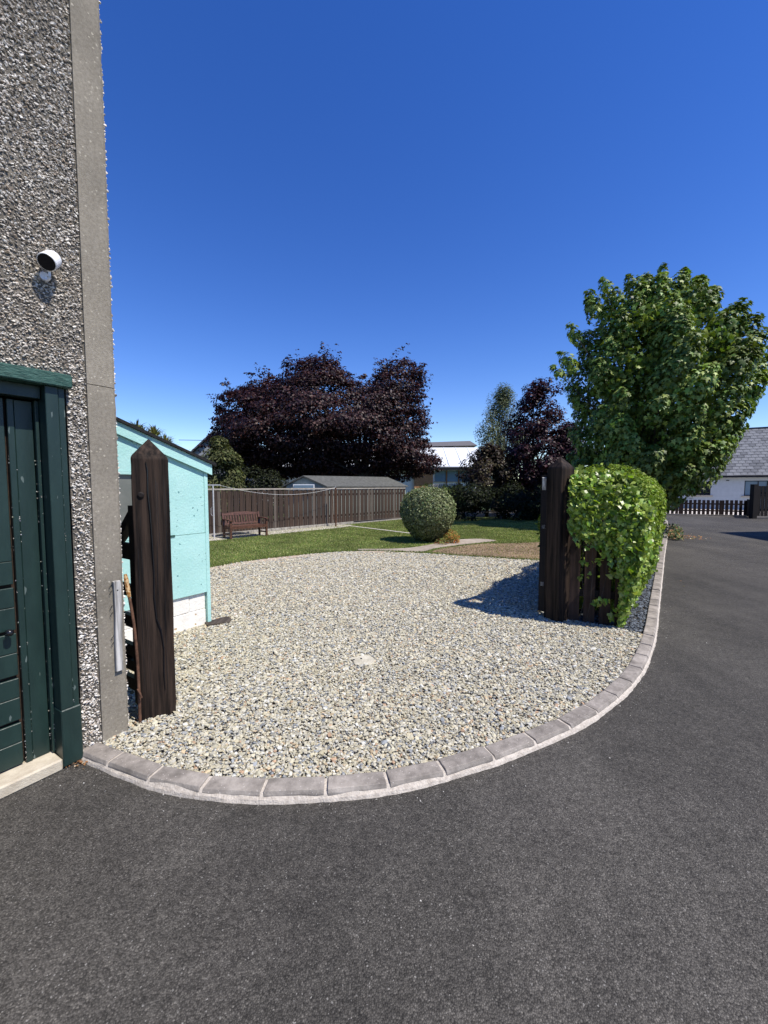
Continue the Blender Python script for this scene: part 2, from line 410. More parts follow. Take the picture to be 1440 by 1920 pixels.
# instancing of small stones over a point sheet (one 'stuff' object each)
PROTO = bpy.data.collections.new("stone_shapes")
def proto_coll(name, m, n=7, flat=0.55, jag=0.22):
    cc = bpy.data.collections.new(name)
    for i in range(n):
        bm = bmesh.new(); bmesh.ops.create_icosphere(bm, subdivisions=1, radius=0.5)
        for v in bm.verts:
            v.co *= 1 + random.uniform(-jag, jag)
            v.co.x *= random.uniform(.95, 1.05)
            v.co.z *= flat
        me = bpy.data.meshes.new(name); bm.to_mesh(me); bm.free(); me.materials.append(MA[m])
        o = bpy.data.objects.new(name + "_shape", me); cc.objects.link(o)
    return cc
def scatter(name, P, ROT, SCL, colr, cc, nvar, parent=None):
    me = bpy.data.meshes.new(name)
    o3 = np.array(parent['_o']) if parent is not None else np.zeros(3)
    n = len(P)
    me.vertices.add(n); me.vertices.foreach_set('co', (P - o3).astype(np.float32).ravel())
    for an, arr in (('rot', ROT), ('scl', SCL)):
        a = me.attributes.new(an, 'FLOAT_VECTOR', 'POINT'); a.data.foreach_set('vector', arr.astype(np.float32).ravel())
    a = me.attributes.new('vid', 'INT', 'POINT'); a.data.foreach_set('value', rng.integers(0, nvar, n).astype(np.int32))
    a = me.attributes.new('col', 'FLOAT_COLOR', 'POINT'); a.data.foreach_set('color', np.hstack([colr, np.ones((n, 1))]).astype(np.float32).ravel())
    o = bpy.data.objects.new(name, me); COL.objects.link(o); o['_o'] = tuple(o3)
    if parent is not None: o.parent = parent
    g = bpy.data.node_groups.new(name + '_nodes', 'GeometryNodeTree')
    g.interface.new_socket('Geometry', in_out='INPUT', socket_type='NodeSocketGeometry')
    g.interface.new_socket('Geometry', in_out='OUTPUT', socket_type='NodeSocketGeometry')
    N = g.nodes.new; L = g.links.new
    gi = N('NodeGroupInput'); go = N('NodeGroupOutput'); ip = N('GeometryNodeInstanceOnPoints')
    ci = N('GeometryNodeCollectionInfo'); ci.inputs['Collection'].default_value = cc
    ci.inputs['Separate Children'].default_value = True; ci.inputs['Reset Children'].default_value = True
    def na(nm, t):
        q = N('GeometryNodeInputNamedAttribute'); q.data_type = t; q.inputs['Name'].default_value = nm
        return [s for s in q.outputs if s.enabled and s.name == 'Attribute'][0]
    er = N('FunctionNodeEulerToRotation')
    L(na('rot', 'FLOAT_VECTOR'), er.inputs[0])
    L(gi.outputs[0], ip.inputs['Points']); L(ci.outputs[0], ip.inputs['Instance'])
    ip.inputs['Pick Instance'].default_value = True
    L(na('vid', 'INT'), ip.inputs['Instance Index'])
    L(er.outputs[0], ip.inputs['Rotation']); L(na('scl', 'FLOAT_VECTOR'), ip.inputs['Scale'])
    L(ip.outputs[0], go.inputs[0])
    md = o.modifiers.new('scatter', 'NODES'); md.node_group = g
    return o

# ------------------------------------------------------------------ frames
E1 = Vector((.545, .838, 0)).normalized()      # along walls, hedge and drive, away from the camera
NN = Vector((.838, -.545, 0)).normalized()     # facing the drive and the sun
def inpoly(P, poly):
    x, y = P[:, 0], P[:, 1]; c = np.zeros(len(P), bool); n = len(poly); j = n - 1
    for i in range(n):
        xi, yi = poly[i]; xj, yj = poly[j]
        c ^= ((yi > y) != (yj > y)) & (x < (xj - xi) * (y - yi) / (yj - yi + 1e-12) + xi)
        j = i
    return c
def catmull(pts, per=12):
    P = [Vector(p) for p in pts]; P = [2 * P[0] - P[1]] + P + [2 * P[-1] - P[-2]]
    out = []
    for i in range(1, len(P) - 2):
        for k in range(per):
            t = k / per
            a, b, c, d = P[i - 1:i + 3]
            out.append(0.5 * ((2 * b) + (c - a) * t + (2 * a - 5 * b + 4 * c - d) * t * t + (3 * b - a - 3 * c + d) * t ** 3))
    out.append(P[-2]); return out
def resample(line, step):
    out = [line[0]]; acc = 0
    for a, b in zip(line, line[1:]):
        d = (b - a).length
        while acc + d >= step:
            t = (step - acc) / d; a = a.lerp(b, t); out.append(a); d = (b - a).length; acc = 0
        acc += d
    return out

# ------------------------------------------------------------------ ground
def sheet(name, pts, z, m, label=None, kind='structure'):
    b = MB(); n = len(pts)
    b.add([(p[0], p[1], z) for p in pts], [tuple(range(n))])
    o = b.build(name, m, origin=Vector((0, 0, 0)))
    for p in o.data.polygons:
        if p.normal.z < 0: p.flip()
    o['kind'] = kind
    return o
KERB_OUT = [(-1.80, 2.29), (-1.35, 2.1), (-1.08, 2.0), (-0.8, 1.955), (-0.48, 1.94), (-0.17, 1.965), (0.14, 2.03), (0.43, 2.135), (0.75, 2.28),
            (1.24, 2.55), (1.61, 2.83), (1.95, 3.14), (2.29, 3.52), (2.79, 4.18), (3.51, 5.22), (4.81, 7.1), (6.33, 9.3), (9.18, 13.39), (12.3, 18.0)]
kline = resample(catmull([(p[0], p[1], 0) for p in KERB_OUT]), 0.315)
def knormal(i):
    d = (kline[min(i + 1, len(kline) - 1)] - kline[max(i - 1, 0)]).normalized()
    return Vector((-d.y, d.x, 0))
KW = 0.105
kin = [p + knormal(i) * KW for i, p in enumerate(kline)]

sheet('ground', [(-600, -300), (600, -300), (600, 900), (-600, 900)], -0.03, 'farground')
sheet('driveway', [(-12, -9), (26, -9), (26, 20.2), (17.6, 21.1), (15.2, 22.2), (11, 22.4), (-2, 10)], 0.0, 'asphalt')
# garden earth: everything on the garden side of the kerb
gpoly = [(p.x, p.y) for p in kin] + [(14.4, 22.0), (9, 27), (-2, 21), (-12, 14), (-6, 2.6), (-1.9, 2.3)]
sheet('garden_soil', gpoly, 0.010, 'earth')

LAWN_EDGE = [(-3.6, 7.2), (-3.22, 7.58), (-2.85, 8.1), (-2.25, 8.68), (-1.43, 9.2), (-0.5, 9.52), (0.31, 9.42), (0.96, 9.22), (1.59, 8.86), (2.44, 8.6), (3.11, 8.35), (4.6, 7.9)]
LAWN_EDGE = [(p.x, p.y) for p in catmull([(a, b, 0) for a, b in LAWN_EDGE], 6)]
gr = [(p.x, p.y) for p in kin if p.y < 4.55 or p.x < 2.5][:] 
GRAVEL = [(p.x, p.y) for i, p in enumerate(kin) if p.y < 4.3] + [(2.5, 4.36), (1.95, 4.7), (2.4, 5.5), (4.3, 8.0)] + LAWN_EDGE[::-1][2:] + [(-4.4, 6.6), (-3.6, 3.2), (-1.75, 2.5)]
sheet('gravel_ground', GRAVEL, 0.014, 'gravelbed')
LAWN = LAWN_EDGE + [(6.2, 10.0), (9.0, 15.0), (8.5, 20), (2.6, 20.4), (0.9, 18.75), (-5.7, 11.55), (-6.2, 9.6)]
sheet('lawn', LAWN, 0.026, 'lawn')
# worn brown patch beside the gravel
BARE = [(1.05, 9.42), (1.6, 9.05), (2.44, 8.72), (3.2, 8.42), (4.6, 8.1), (5.6, 9.9), (5.0, 11.2), (3.6, 10.9), (2.5, 10.75), (1.9, 10.35), (1.35, 9.9)]
BARE = [(p.x, p.y) for p in catmull([(a, b, 0) for a, b in BARE + BARE[:1]], 4)][:-1]
sheet('bare_earth_patch', BARE, 0.031, 'bare')
PATH = [(-0.6, 9.62), (0.3, 9.5), (0.85, 9.45), (1.25, 9.95), (1.9, 10.5), (2.55, 10.95), (3.1, 11.35), (2.7, 11.75), (1.9, 11.5), (1.3, 10.75), (0.7, 10.1), (0.1, 9.88), (-0.6, 9.85)]
PATH = [(p.x, p.y) for p in catmull([(a, b, 0) for a, b in PATH + PATH[:1]], 4)][:-1]
sheet('path', PATH, 0.036, 'path')
# concrete strip crossing the lawn
b = MB(); b.beam((-1.55, 15.75, .035), (0.95, 12.9, .035), .12, .03); tag(b.build('concrete_strip', 'patio'), kind='structure')
b = MB(); b.poly([(-5.4, 10.6), (-4.75, 11.25), (-3.6, 12.65), (-1.36, 15.1), (-1.2, 15.85), (-1.75, 15.85), (-5.9, 11.3)], 0.0, 0.045)
tag(b.build('patio', 'patio'), kind='structure')

# kerb: stones bedded in mortar
kerb = bpy.data.objects.new('kerb', None); COL.objects.link(kerb); kerb['_o'] = (0, 0, 0); kerb['kind'] = 'structure'
HT = 0.052
for i in range(len(kline) - 1):
    d = (kline[i + 1] - kline[i]).normalized(); g = 0.008 + 0.003 * random.random()
    a, c = kline[i] + d * g, kline[i + 1] - d * g
    ai, ci_ = kin[i] + d * g, kin[i + 1] - d * g
    h = HT + random.uniform(-.004, .003); tl = random.uniform(-.003, .003)
    vs = []
    for o_, n_, dz in ((a, ai, tl), (c, ci_, -tl)):
        q = (n_ - o_)
        for t, z in ((0.03, 0.0), (0.04, h * .60), (0.13, h * .95), (0.93, h), (1.0, h * .93), (1.0, 0.0)):
            vs.append(o_ + q * t + Vector((0, 0, z + (dz if z > 0 else 0))))
    b = MB(); b.add(vs, [(0, 1, 2, 3, 4, 5), (11, 10, 9, 8, 7, 6)] + [(k, k + 6, (k + 1) % 6 + 6, (k + 1) % 6) for k in range(6)])
    b.build('kerb_stone', 'kerb', kerb, bevel=0.0025)
b = MB(); V = []; Fc = []
mline = resample(catmull([(p[0], p[1], 0) for p in KERB_OUT]), 0.04)
for i, p in enumerate(mline):
    d = (mline[min(i + 1, len(mline) - 1)] - mline[max(i - 1, 0)]).normalized(); n_ = Vector((-d.y, d.x, 0))
    j = random.uniform(-.003, .003) + .002 * math.sin(i * .37)
    for t, z in ((-0.012 + j, -.004), (-0.004 + j * .6, 0.012 + random.uniform(0, .006)), (0.006, 0.024 + random.uniform(-.002, .004)), (0.018, HT - .014), (KW - .004, HT - .008), (KW, 0)):
        V.append(p + n_ * t + Vector((0, 0, z)))
for i in range(len(mline) - 1):
    for k in range(5): Fc.append((i * 6 + k, i * 6 + 6 + k, i * 6 + 7 + k, i * 6 + k + 1))
b.add(V, Fc); b.build('mortar_bed', 'mortar', kerb)
b = MB(); b.beam((-1.80, 2.33, .028), (-1.70, 2.47, .028), .07, .056); b.build('mortar_joint', 'mortar', kerb, bevel=.008)

# gravel stones ------------------------------------------------------
stones = proto_coll('gravel_stone', 'stone', 8, .6, .26)
def gravel_pts(poly, dens, x0, x1, y0, y1):
    n = int((x1 - x0) * (y1 - y0) * dens)
    P = np.column_stack([rng.uniform(x0, x1, n), rng.uniform(y0, y1, n)])
    return P[inpoly(P, poly)]
bands = [(1.8, 3.2, 8800, .0144), (3.2, 4.6, 7400, .0152), (4.6, 6.6, 5000, .0180), (6.6, 9.7, 3000, .0220)]
PP = []; SS = []
for y0, y1, dn, s in bands:
    q = gravel_pts(GRAVEL, dn, -3.9, 4.4, y0, y1)
    # only where a lens near the photograph's could look
    q = q[q[:, 0] > -0.78 * q[:, 1] - .35]
    PP.append(q); SS.append(np.full(len(q), s))
P2 = np.vstack(PP); sz = np.concatenate(SS) * np.exp(.33 * rng.normal(size=len(P2))).clip(.5, 2.2)
far_ = P2[:, 1] > 6.8
P2[far_] += rng.normal(0, .03, (far_.sum(), 2))
n = len(P2)
und = .007 * np.sin(P2[:, 0] * 2.3 + 1) * np.sin(P2[:, 1] * 1.9) + .012 * np.exp(-((P2[:, 0] + 1.45) ** 2 + (P2[:, 1] - 2.6) ** 2) / .05)
Z = .026 + und + rng.uniform(0, .014, n)
pal = np.array([(.55, .485, .35), (.58, .52, .40), (.50, .43, .29), (.64, .60, .52), (.41, .37, .29), (.25, .245, .235), (.32, .325, .33), (.46, .30, .19), (.56, .42, .26), (.56, .50, .36), (.16, .165, .17), (.50, .46, .38)])
pw = np.array([.19, .16, .11, .11, .10, .06, .055, .02, .035, .11, .02, .06]); pw /= pw.sum()
cs = pal[rng.choice(len(pal), n, p=pw)] * (1 + .13 * rng.normal(size=(n, 1))) * np.array([.94, .975, .99])
rot = np.column_stack([rng.normal(0, .27, n), rng.normal(0, .27, n), rng.uniform(0, 6.3, n)])
scl = np.column_stack([sz * rng.uniform(1.0, 1.6, n), sz * rng.uniform(.8, 1.15, n), sz * rng.uniform(.6, 1.1, n)])
keep = ~((np.abs(P2[:, 0] + .18) < .13) & (np.abs(P2[:, 1] - 3.53) < .10) & ((P2[:, 0] + .18) ** 2 / .0120 + (P2[:, 1] - 3.53) ** 2 / .0100 < 1))
gv = scatter('gravel', np.column_stack([P2, Z])[keep], rot[keep], scl[keep], np.clip(cs, .02, .8)[keep], stones, 8)
tag(gv, 'pale cream and grey gravel filling the parking area behind the kerb', 'gravel', kind='stuff')
# a few strays on kerb and tarmac
n = 60
ti = rng.integers(0, 26, n); P = np.array([tuple(kline[i] + knormal(i) * rng.uniform(-.25, .05) if rng.random() < .45 else kline[i] + knormal(i) * rng.uniform(.06, .11)) for i in ti])
P[:, :2] += rng.normal(0, .07, (n, 2)) * np.array([1, .0])
P[:, 2] = .006
# specks of light grit scattered over the tarmac
n = 260
Pg = np.column_stack([rng.uniform(-2.2, 5, n), rng.uniform(.6, 7, n), np.full(n, .0015)])
Pg = Pg[~inpoly(Pg[:, :2], gpoly)]
Pg = Pg[[min(((q[0] - k.x) ** 2 + (q[1] - k.y) ** 2) for k in kline[:40]) > .01 for q in Pg]]
n2 = 150
tk = rng.integers(0, 30, n2); off = -np.abs(rng.normal(.03, .06, n2)) - .02
Pk = np.array([tuple(kline[t] + knormal(t) * o + (kline[t + 1] - kline[t]) * rng.random()) for t, o in zip(tk, off)]); Pk[:, 2] = .0015
Pg = np.vstack([Pg, Pk]); n = len(Pg)
s = .0045 * np.exp(.45 * rng.normal(size=n))
gg = np.array([(.45, .43, .39)])[np.zeros(n, int)] * rng.uniform(.5, 1.3, (n, 1))
grit = scatter('grit', Pg, rng.normal(0, .5, (n, 3)) + np.column_stack([np.zeros(n), np.zeros(n), rng.uniform(0, 6, n)]), np.column_stack([s * 1.3, s, s * .7]), gg, stones, 8)
tag(grit, 'pale grit and specks scattered over the dark tarmac', 'grit', kind='stuff')
# dark slate chippings between hedge and kerb
kl2 = [p for p in kline if p.y > 3.95 and p.y < 10.5]
SL = [(p.x - .82 * .1, p.y + .57 * .1) for p in kl2] + [(p.x - .82 * .75, p.y + .57 * .75) for p in kl2[::-1]]
q = gravel_pts(SL, 2600, 2, 7, 4, 11); n = len(q)
s = .019 * np.exp(.3 * rng.normal(size=n))
sc_ = np.array([(.10, .115, .135)])[np.zeros(n, int)] * rng.uniform(.45, 1.9, (n, 1))
sch = scatter('slate_chippings', np.column_stack([q, .02 + rng.uniform(0, .012, n)]), np.column_stack([rng.normal(0, .3, n), rng.normal(0, .3, n), rng.uniform(0, 6, n)]), np.column_stack([s * 1.5, s, s * .6]), sc_, stones, 8)
tag(sch, 'dark blue grey slate chippings between the hedge and the kerb', 'slate chippings', kind='stuff')

# stone slab showing through the gravel
b = MB(); b.add([(-.315, 3.60, .03), (-.235, 3.655, .034), (-.10, 3.655, .034), (-.04, 3.585, .03), (-.10, 3.46, .032), (-.19, 3.385, .03), (-.245, 3.42, .03), (-.275, 3.54, .032)], [tuple(range(8))])
bt = [(x, y, 0.0) for x, y, z in b.v]; b.add(bt, []); b.f += [(i, (i + 1) % 8, (i + 1) % 8 + 8, i + 8) for i in range(8)]
slab = b.build('stone_slab', 'slab', bevel=.006)
for x, y in ((-.20, 3.56), (-.262, 3.535)):
    MB().tube([(x, y, .0335), (x, y, .0365)], .009, 8).build('hole', 'blackp', slab)
tag(slab, 'flat pale stone slab half buried in the gravel', 'stone slab')

# grass ----------------------------------------------------------------
def blades(name, poly, dens, x0, x1, y0, y1, h, base, mixc, pm, label, cat, edge=False, P=None, excl=None):
    n = int((x1 - x0) * (y1 - y0) * dens)
    if P is None:
        P = np.column_stack([rng.uniform(x0, x1, n), rng.uniform(y0, y1, n)])
        P = P[inpoly(P, poly)]
    P = P[~inpoly(P, PATH)]
    if excl: P = P[~inpoly(P, excl) | (rng.random(len(P)) < .05)]
    n = len(P)
    base_ = np.column_stack([P, np.full(n, .028)])
    a = rng.uniform(0, 6.28, n); wv = np.column_stack([np.cos(a), np.sin(a), np.zeros(n)]) * (.0035 + .0004 * P[:, 1:2])
    tip = base_ + np.column_stack([rng.normal(0, .35, n), rng.normal(0, .35, n), np.ones(n)]) * (h * rng.uniform(.5, 1.3, n))[:, None]
    V = np.stack([base_ - wv, base_ + wv, tip], 1).reshape(-1, 3)
    F = np.arange(3 * n).reshape(-1, 3)
    patch = .75 + .5 * (.5 + .5 * np.sin(P[:, 0] * 3.1 + np.sin(P[:, 1] * 2.0) * 2) * np.sin(P[:, 1] * 2.7 + P[:, 0]))
    c = leafcols(n, 1, base, .28, mixc, pm) * patch[:, None]
    o = np_mesh(name, V, F, 'grass', col=np.repeat(c, 3, 0))
    return tag(o, label, cat, kind='stuff')
blades('grass', LAWN, 2300, -6, 7, 7.2, 18.5, .03, (.20, .255, .07), (.44, .41, .19), .2, 'short mown green lawn grass between the gravel and the garden fence', 'grass', excl=BARE)
blades('dry_grass', BARE, 900, 1, 6, 8, 11.3, .022, (.34, .25, .15), (.12, .16, .03), .28, 'dry straw coloured grass on the worn patch by the gravel', 'dry grass')
P_ = []
for a_, b_ in zip(LAWN_EDGE, LAWN_EDGE[1:]):
    k = int(math.hypot(b_[0] - a_[0], b_[1] - a_[1]) * 260)
    t = rng.random(k)[:, None]
    P_.append(np.array(a_) * (1 - t) + np.array(b_) * t + rng.normal(0, .035, (k, 2)))
blades('edge_grass', LAWN, 10, 0, 1, 0, 1, .055, (.085, .13, .025), (.3, .26, .1), .15, 'longer grass tufts along the edge of the gravel', 'grass', P=np.vstack(P_))
# green wedge between path and brown patch
# pinkish edging slabs between gravel and lawn
edge = bpy.data.objects.new('edging', None); COL.objects.link(edge); edge['_o'] = (0, 0, 0); edge['kind'] = 'structure'
el = resample([Vector((x, y, 0)) for x, y in LAWN_EDGE if x < .2], 0.45)
for a_, b_ in zip(el, el[1:]):
    d = (b_ - a_).normalized(); nn = Vector((d.y, -d.x, 0))
    wd = .17 if a_.x > -1.2 else .26
    b = MB(); b.beam(a_ + d * .008 + nn * wd / 2 + Vector((0, 0, .02)), b_ - d * .008 + nn * wd / 2 + Vector((0, 0, .02)), wd, .034 + random.uniform(0, .006))
    b.build('edging_slab', 'pink', edge)

# ------------------------------------------------------------------ house on the left
C0 = Vector((-1.59, 2.48, 0))
def W(t, p, z): return tuple(C0 - E1 * t + NN * p + Vector((0, 0, z)))
house = thing('house', C0, 'tall roughcast house wall with smooth grey corner band and green door', 'house')
HZ = 5.9
D0, D1, DZ = .235, 1.42, 2.14
b = MB()
b.box(0, D0, -.3, 0, 0, HZ, W); b.box(D0, D1, -.3, 0, DZ, HZ, W); b.box(D1, 6.5, -.3, 0, 0, HZ, W)
b.build('wall', 'render', house)
b = MB(); b.box(-.008, .3, -6, -.301, 0, HZ, W); b.box(6.2, 6.5, -6, -.301, 0, HZ, W); b.box(.3, 6.2, -6, -5.7, 0, HZ, W); b.build('wall', 'render', house)
b = MB()
b.box(-.4, 6.9, -.0, .35, HZ + .001, HZ + .12, W); b.build('soffit', 'whitewall', house)
b = MB(); e = [W(-.4, .4, HZ + .12), W(6.9, .4, HZ + .12), W(6.9, -3, HZ + 2.4), W(-.4, -3, HZ + 2.4), W(6.9, -6.4, HZ + .12), W(-.4, -6.4, HZ + .12)]
b.add(e, [(0, 1, 2, 3), (3, 2, 4, 5), (0, 3, 5), (1, 4, 2), (0, 5, 4, 1)]); b.build('roof', 'rooftile', house)
# smooth corner band, in two lifts with a crack between them; broken ragged edge
def ragged_band(z0, z1):
    V = []; F = []; zs = np.arange(z0, z1 + .001, .05)
    zs[-1] = z1
    for z in zs:
        r = random.uniform(-.002, .002)
        for t, p in ((.138 + random.uniform(-.0015, .0015), .001), (.138, .0135), (.004, .0145), (-.008 - r, .006), (-.012 - r * .5, -.02)):
            V.append(W(t, p, z))
    for i in range(len(zs) - 1):
        for k in range(4): F.append((i * 5 + k, i * 5 + k + 1, i * 5 + k + 6, i * 5 + k + 5))
    F.append((0, 1, 2, 3, 4)); m_ = len(V); F.append((m_ - 1, m_ - 2, m_ - 3, m_ - 4, m_ - 5))
    return MB().add(V, F)
ragged_band(0.0, 2.113).build('corner_band', 'band', house)
ragged_band(2.117, HZ).build('corner_band', 'band', house)
# pebbledash chips, instanced
chips = proto_coll('render_chip', 'chip', 8, .5, .3)
n = 150000
T_ = rng.uniform(.142, 1.75, n); Zc = rng.uniform(0, HZ - .01, n)
dens = .72 + .28 * np.sin(Zc * 3.1 + T_ * 5) * np.sin(T_ * 9 - Zc * 1.3 + 1)
ok = (~((T_ > D0 - .004) & (T_ < D1 + .004) & (Zc < DZ + .005))) & (rng.random(n) < dens + .25) & ((T_ < .85) | (rng.random(n) < .5))
T_, Zc = T_[ok], Zc[ok]; n = len(T_)
Pc = np.array(C0)[None] - T_[:, None] * np.array(E1)[None] + (rng.uniform(-.001, .006, n))[:, None] * np.array(NN)[None]; Pc[:, 2] = Zc
s = .0074 * np.exp(.36 * rng.normal(size=n)).clip(.45, 2.0)
palc = np.array([(.66, .60, .53), (.48, .43, .36), (.82, .78, .71), (.36, .32, .27), (.16, .145, .125), (.48, .39, .30)])
cc_ = palc[rng.choice(6, n, p=[.26, .15, .33, .08, .11, .07])] * rng.uniform(.8, 1.1, (n, 1))
worn = np.clip(np.sin(Zc * 1.9 + 2.2 + T_ * 3) * np.sin(Zc * .8 + 1.0 - T_ * 4), 0, 1)
cc_ = cc_ * (1 - .16 * worn[:, None] * np.array([.7, .85, 1.1]))
za = math.atan2(NN.y, NN.x)
pd = scatter('pebbledash', Pc, np.column_stack([rng.uniform(-.8, .8, n), rng.normal(-.1, .45, n), za + rng.normal(0, .4, n)]),
             np.column_stack([s * rng.uniform(.8, 1.5, n), s * rng.uniform(.9, 1.7, n), s * rng.uniform(.7, 1.2, n) * 1.5]), cc_, chips, 8, parent=house)
pd['kind'] = 'stuff'
n = 17000
Pg_ = rng.uniform(-.42, .004, n); Zg = rng.uniform(0.05, HZ - .01, n)
Pe = np.array([W(-.012 - e_, p_, z_e) for e_, p_, z_e in zip(rng.uniform(-.004, .001, n), Pg_, Zg)])
s = .0085 * np.exp(.35 * rng.normal(size=n)).clip(.45, 2.0)
cg = palc[rng.choice(6, n, p=[.3, .2, .4, .05, .02, .03])]
tag(scatter('pebbledash', Pe, rng.uniform(-3, 3, (n, 3)), np.column_stack([s * 1.2, s * 1.4, s * 1.4]), cg, chips, 8, parent=house), kind='stuff')
# door frame
b = MB(); b.box(D0 - .012, D1, -.08, .06, 2.066, 2.135, W)
b.build('lintel_board', 'gpaint_lit_worn', house, bevel=.006)
fr = MB(); fr.box(.28, .337, -.15, .03, .33, 2.0655, W).build('door_frame', 'gpaint', house, bevel=.003)
MB().box(.25, .2785, -.1, .022, .305, 2.0655, W).build('frame_strip', 'gpaint', house, bevel=.002)
MB().box(.246, .341, -.15, .036, 0.012, .3295, W).build('frame_foot', 'gpaint', house, bevel=.005)
MB().box(.342, D1, -.15, -.02, 2.0, 2.0655, W).build('frame_head', 'gpaint', house, bevel=.002)
MB().box(D1 - .06, D1, -.15, .02, .1, 1.9995, W).build('door_frame', 'gpaint', house, bevel=.003)
MB().box(.342, D1, -.2, .034, 0.0, .064, W).build('door_step', 'step', house, bevel=.008)
door = MB().box(.3375, D1 - .065, -.15, -.116, .07, 1.99, W).build('door', 'gap_brown', house)
bd = [(.338, .3545, -.062, .07, 1.995), (.358, .4335, -.09, .066, 1.99), (.4352, .4625, -.084, .066, 1.99)]
for t0, t1, p1, z0, z1 in bd: MB().box(t0, t1, -.1155, p1, z0, z1, W).build('door_board', 'gpaint', door, bevel=.0025)
z = .075; k = 0
while z < 1.05:
    slot = (k % 2 == 1)
    MB().box(.4755, D1 - .07, -.1155, -.085, z, z + (.102 if slot else .118), W).build('door_slat', 'gpaint', door, bevel=.0025)
    z += .1205; k += 1
t = .4755
while t < D1 - .1:
    MB().box(t, min(t + .1, D1 - .07), -.1155, -.085, z, 1.99, W).build('door_board', 'gpaint', door, bevel=.0025); t += .102
kb = MB(); kb.tube([W(.512, -.085, .80), W(.512, -.06, .80)], .008, 8); kb.tube([W(.512, -.062, .80), W(.512, -.054, .80), W(.512, -.036, .80), W(.512, -.029, .80)], [.010, .017, .016, .007], 10)
kb.build('door_knob', 'blackp', door, smooth=True)
# flakes where the paint has lifted off edges
fl = 170
tt = rng.choice([.4345, .357, .4655, .343, .279], fl) + rng.normal(0, .0012, fl); zz_ = np.where(rng.random(fl) < .35, rng.uniform(.07, .35, fl), rng.uniform(.1, 1.75, fl))
pp = np.where(tt < .3, .0305, np.where(tt < .35, -.061, -.0835))
Pf = np.array([W(a_, b_, c_) for a_, b_, c_ in zip(tt, pp, zz_)])
V, F = leaves(Pf, np.tile(np.array(NN), (fl, 1)) + .25 * rnd(fl), rnd(fl) * .4 + np.array((0, 0, 1)), .0038 * np.exp(.5 * rng.normal(size=fl)).clip(.3, 2), LEAF_Q)
np_mesh('paint_flakes', V, F, 'leafmatt', house, leafcols(fl, 4, (.36, .36, .33), .2))['kind'] = 'stuff'

# white security light on the wall
sl_o = Vector(W(.306, .075, 2.685))
sec = thing('security_light', sl_o, 'round white security light with black lens high on the roughcast wall', 'light')
ax = Vector((.10, -.75, -.65)).normalized()          # where the lens looks
def ringpts(base, r, ax): return base
bk = sl_o - ax * .03; ft = sl_o + ax * .03
MB().tube([bk - ax * .022, bk - ax * .016, bk, ft - ax * .004, ft], [.024, .036, .041, .043, .041], 28).build('casing', 'white', sec, smooth=False)
MB().tube([ft + ax * .0005, ft + ax * .002], [.0385, .038], 28).build('lens', 'lens', sec)
bpts = [Vector(W(.306, .002, 2.625)), Vector(W(.306, .03, 2.6)), Vector(W(.302, .055, 2.605)), Vector(W(.302, .06, 2.635)), sl_o - ax * .02]
MB().tube(catmull(bpts, 5), .006, 8).build('bracket', 'white', sec, smooth=True)
MB().tube([W(.306, .0, 2.625), W(.306, .012, 2.625)], .022, 14).build('mount', 'white', sec)

# weathered board nailed to the corner
wb = MB()
V = []
for z, r in ((.44, 0), (.6, .002), (.8, -.002), (.97, .001), (.985, .006)):
    for t, p in ((.012 + r, .0155), (.012 + r, .036), (.052 + r, .036), (.052 + r, .0155)): V.append(W(t + (.985 - z) * .012, p, z))
F = [(0, 1, 2, 3), (19, 18, 17, 16)] + [(i * 4 + k, i * 4 + (k + 1) % 4, i * 4 + 4 + (k + 1) % 4, i * 4 + 4 + k) for i in range(4) for k in range(4)]
wbo = tag(wb.add(V, F).build('weathered_board', 'oldboard', bevel=.002), 'short weathered grey board nailed upright to the house corner', 'board')
wbo.data.update()
for z in (.965, .93, .84, .80, .66, .62):
    MB().tube([W(.058, .018, z), W(.068, .024, z - .006), W(.074, .02, z - .016), W(.07, .024, z - .026)], .0014, 5).build('bent_nail', 'blackp', wbo)
MB().tube([W(.035, .034, .93), W(.035, .0375, .93)], .004, 8).build('nail', 'blackp', wbo)

# rusty pipe beside the corner
def dep(px, py, Y):
    u = (px - 720) / 780; v = (960 - py) / 780
    dy = math.cos(TILT) + v * math.sin(TILT); k = Y / dy
    return Vector((u * k, Y, CAM_H + (v * math.cos(TILT) - math.sin(TILT)) * k))
rp = thing('rusty_pipe', (-1.56, 2.55, 0), 'thin bent rusty pipe leaning between house corner and left gatepost', 'pipe')
pts = catmull([(-1.545, 2.545, .0), (-1.548, 2.55, .3), (-1.552, 2.55, .5), (-1.565, 2.55, .7), (-1.592, 2.55, .9), (-1.605, 2.55, 1.0)], 4)
MB().tube(pts[:17], .009, 8).build('pipe', 'rust', rp, smooth=True)
MB().tube(pts[15:], [.011, .013, .012, .014, .012, .009], 7).build('peeling_end', 'rustpeel', rp)
MB().tube([(-1.55, 2.54, .27), (-1.53, 2.53, .25), (-1.52, 2.53, .22)], .006, 6).build('twig', 'rust', rp)

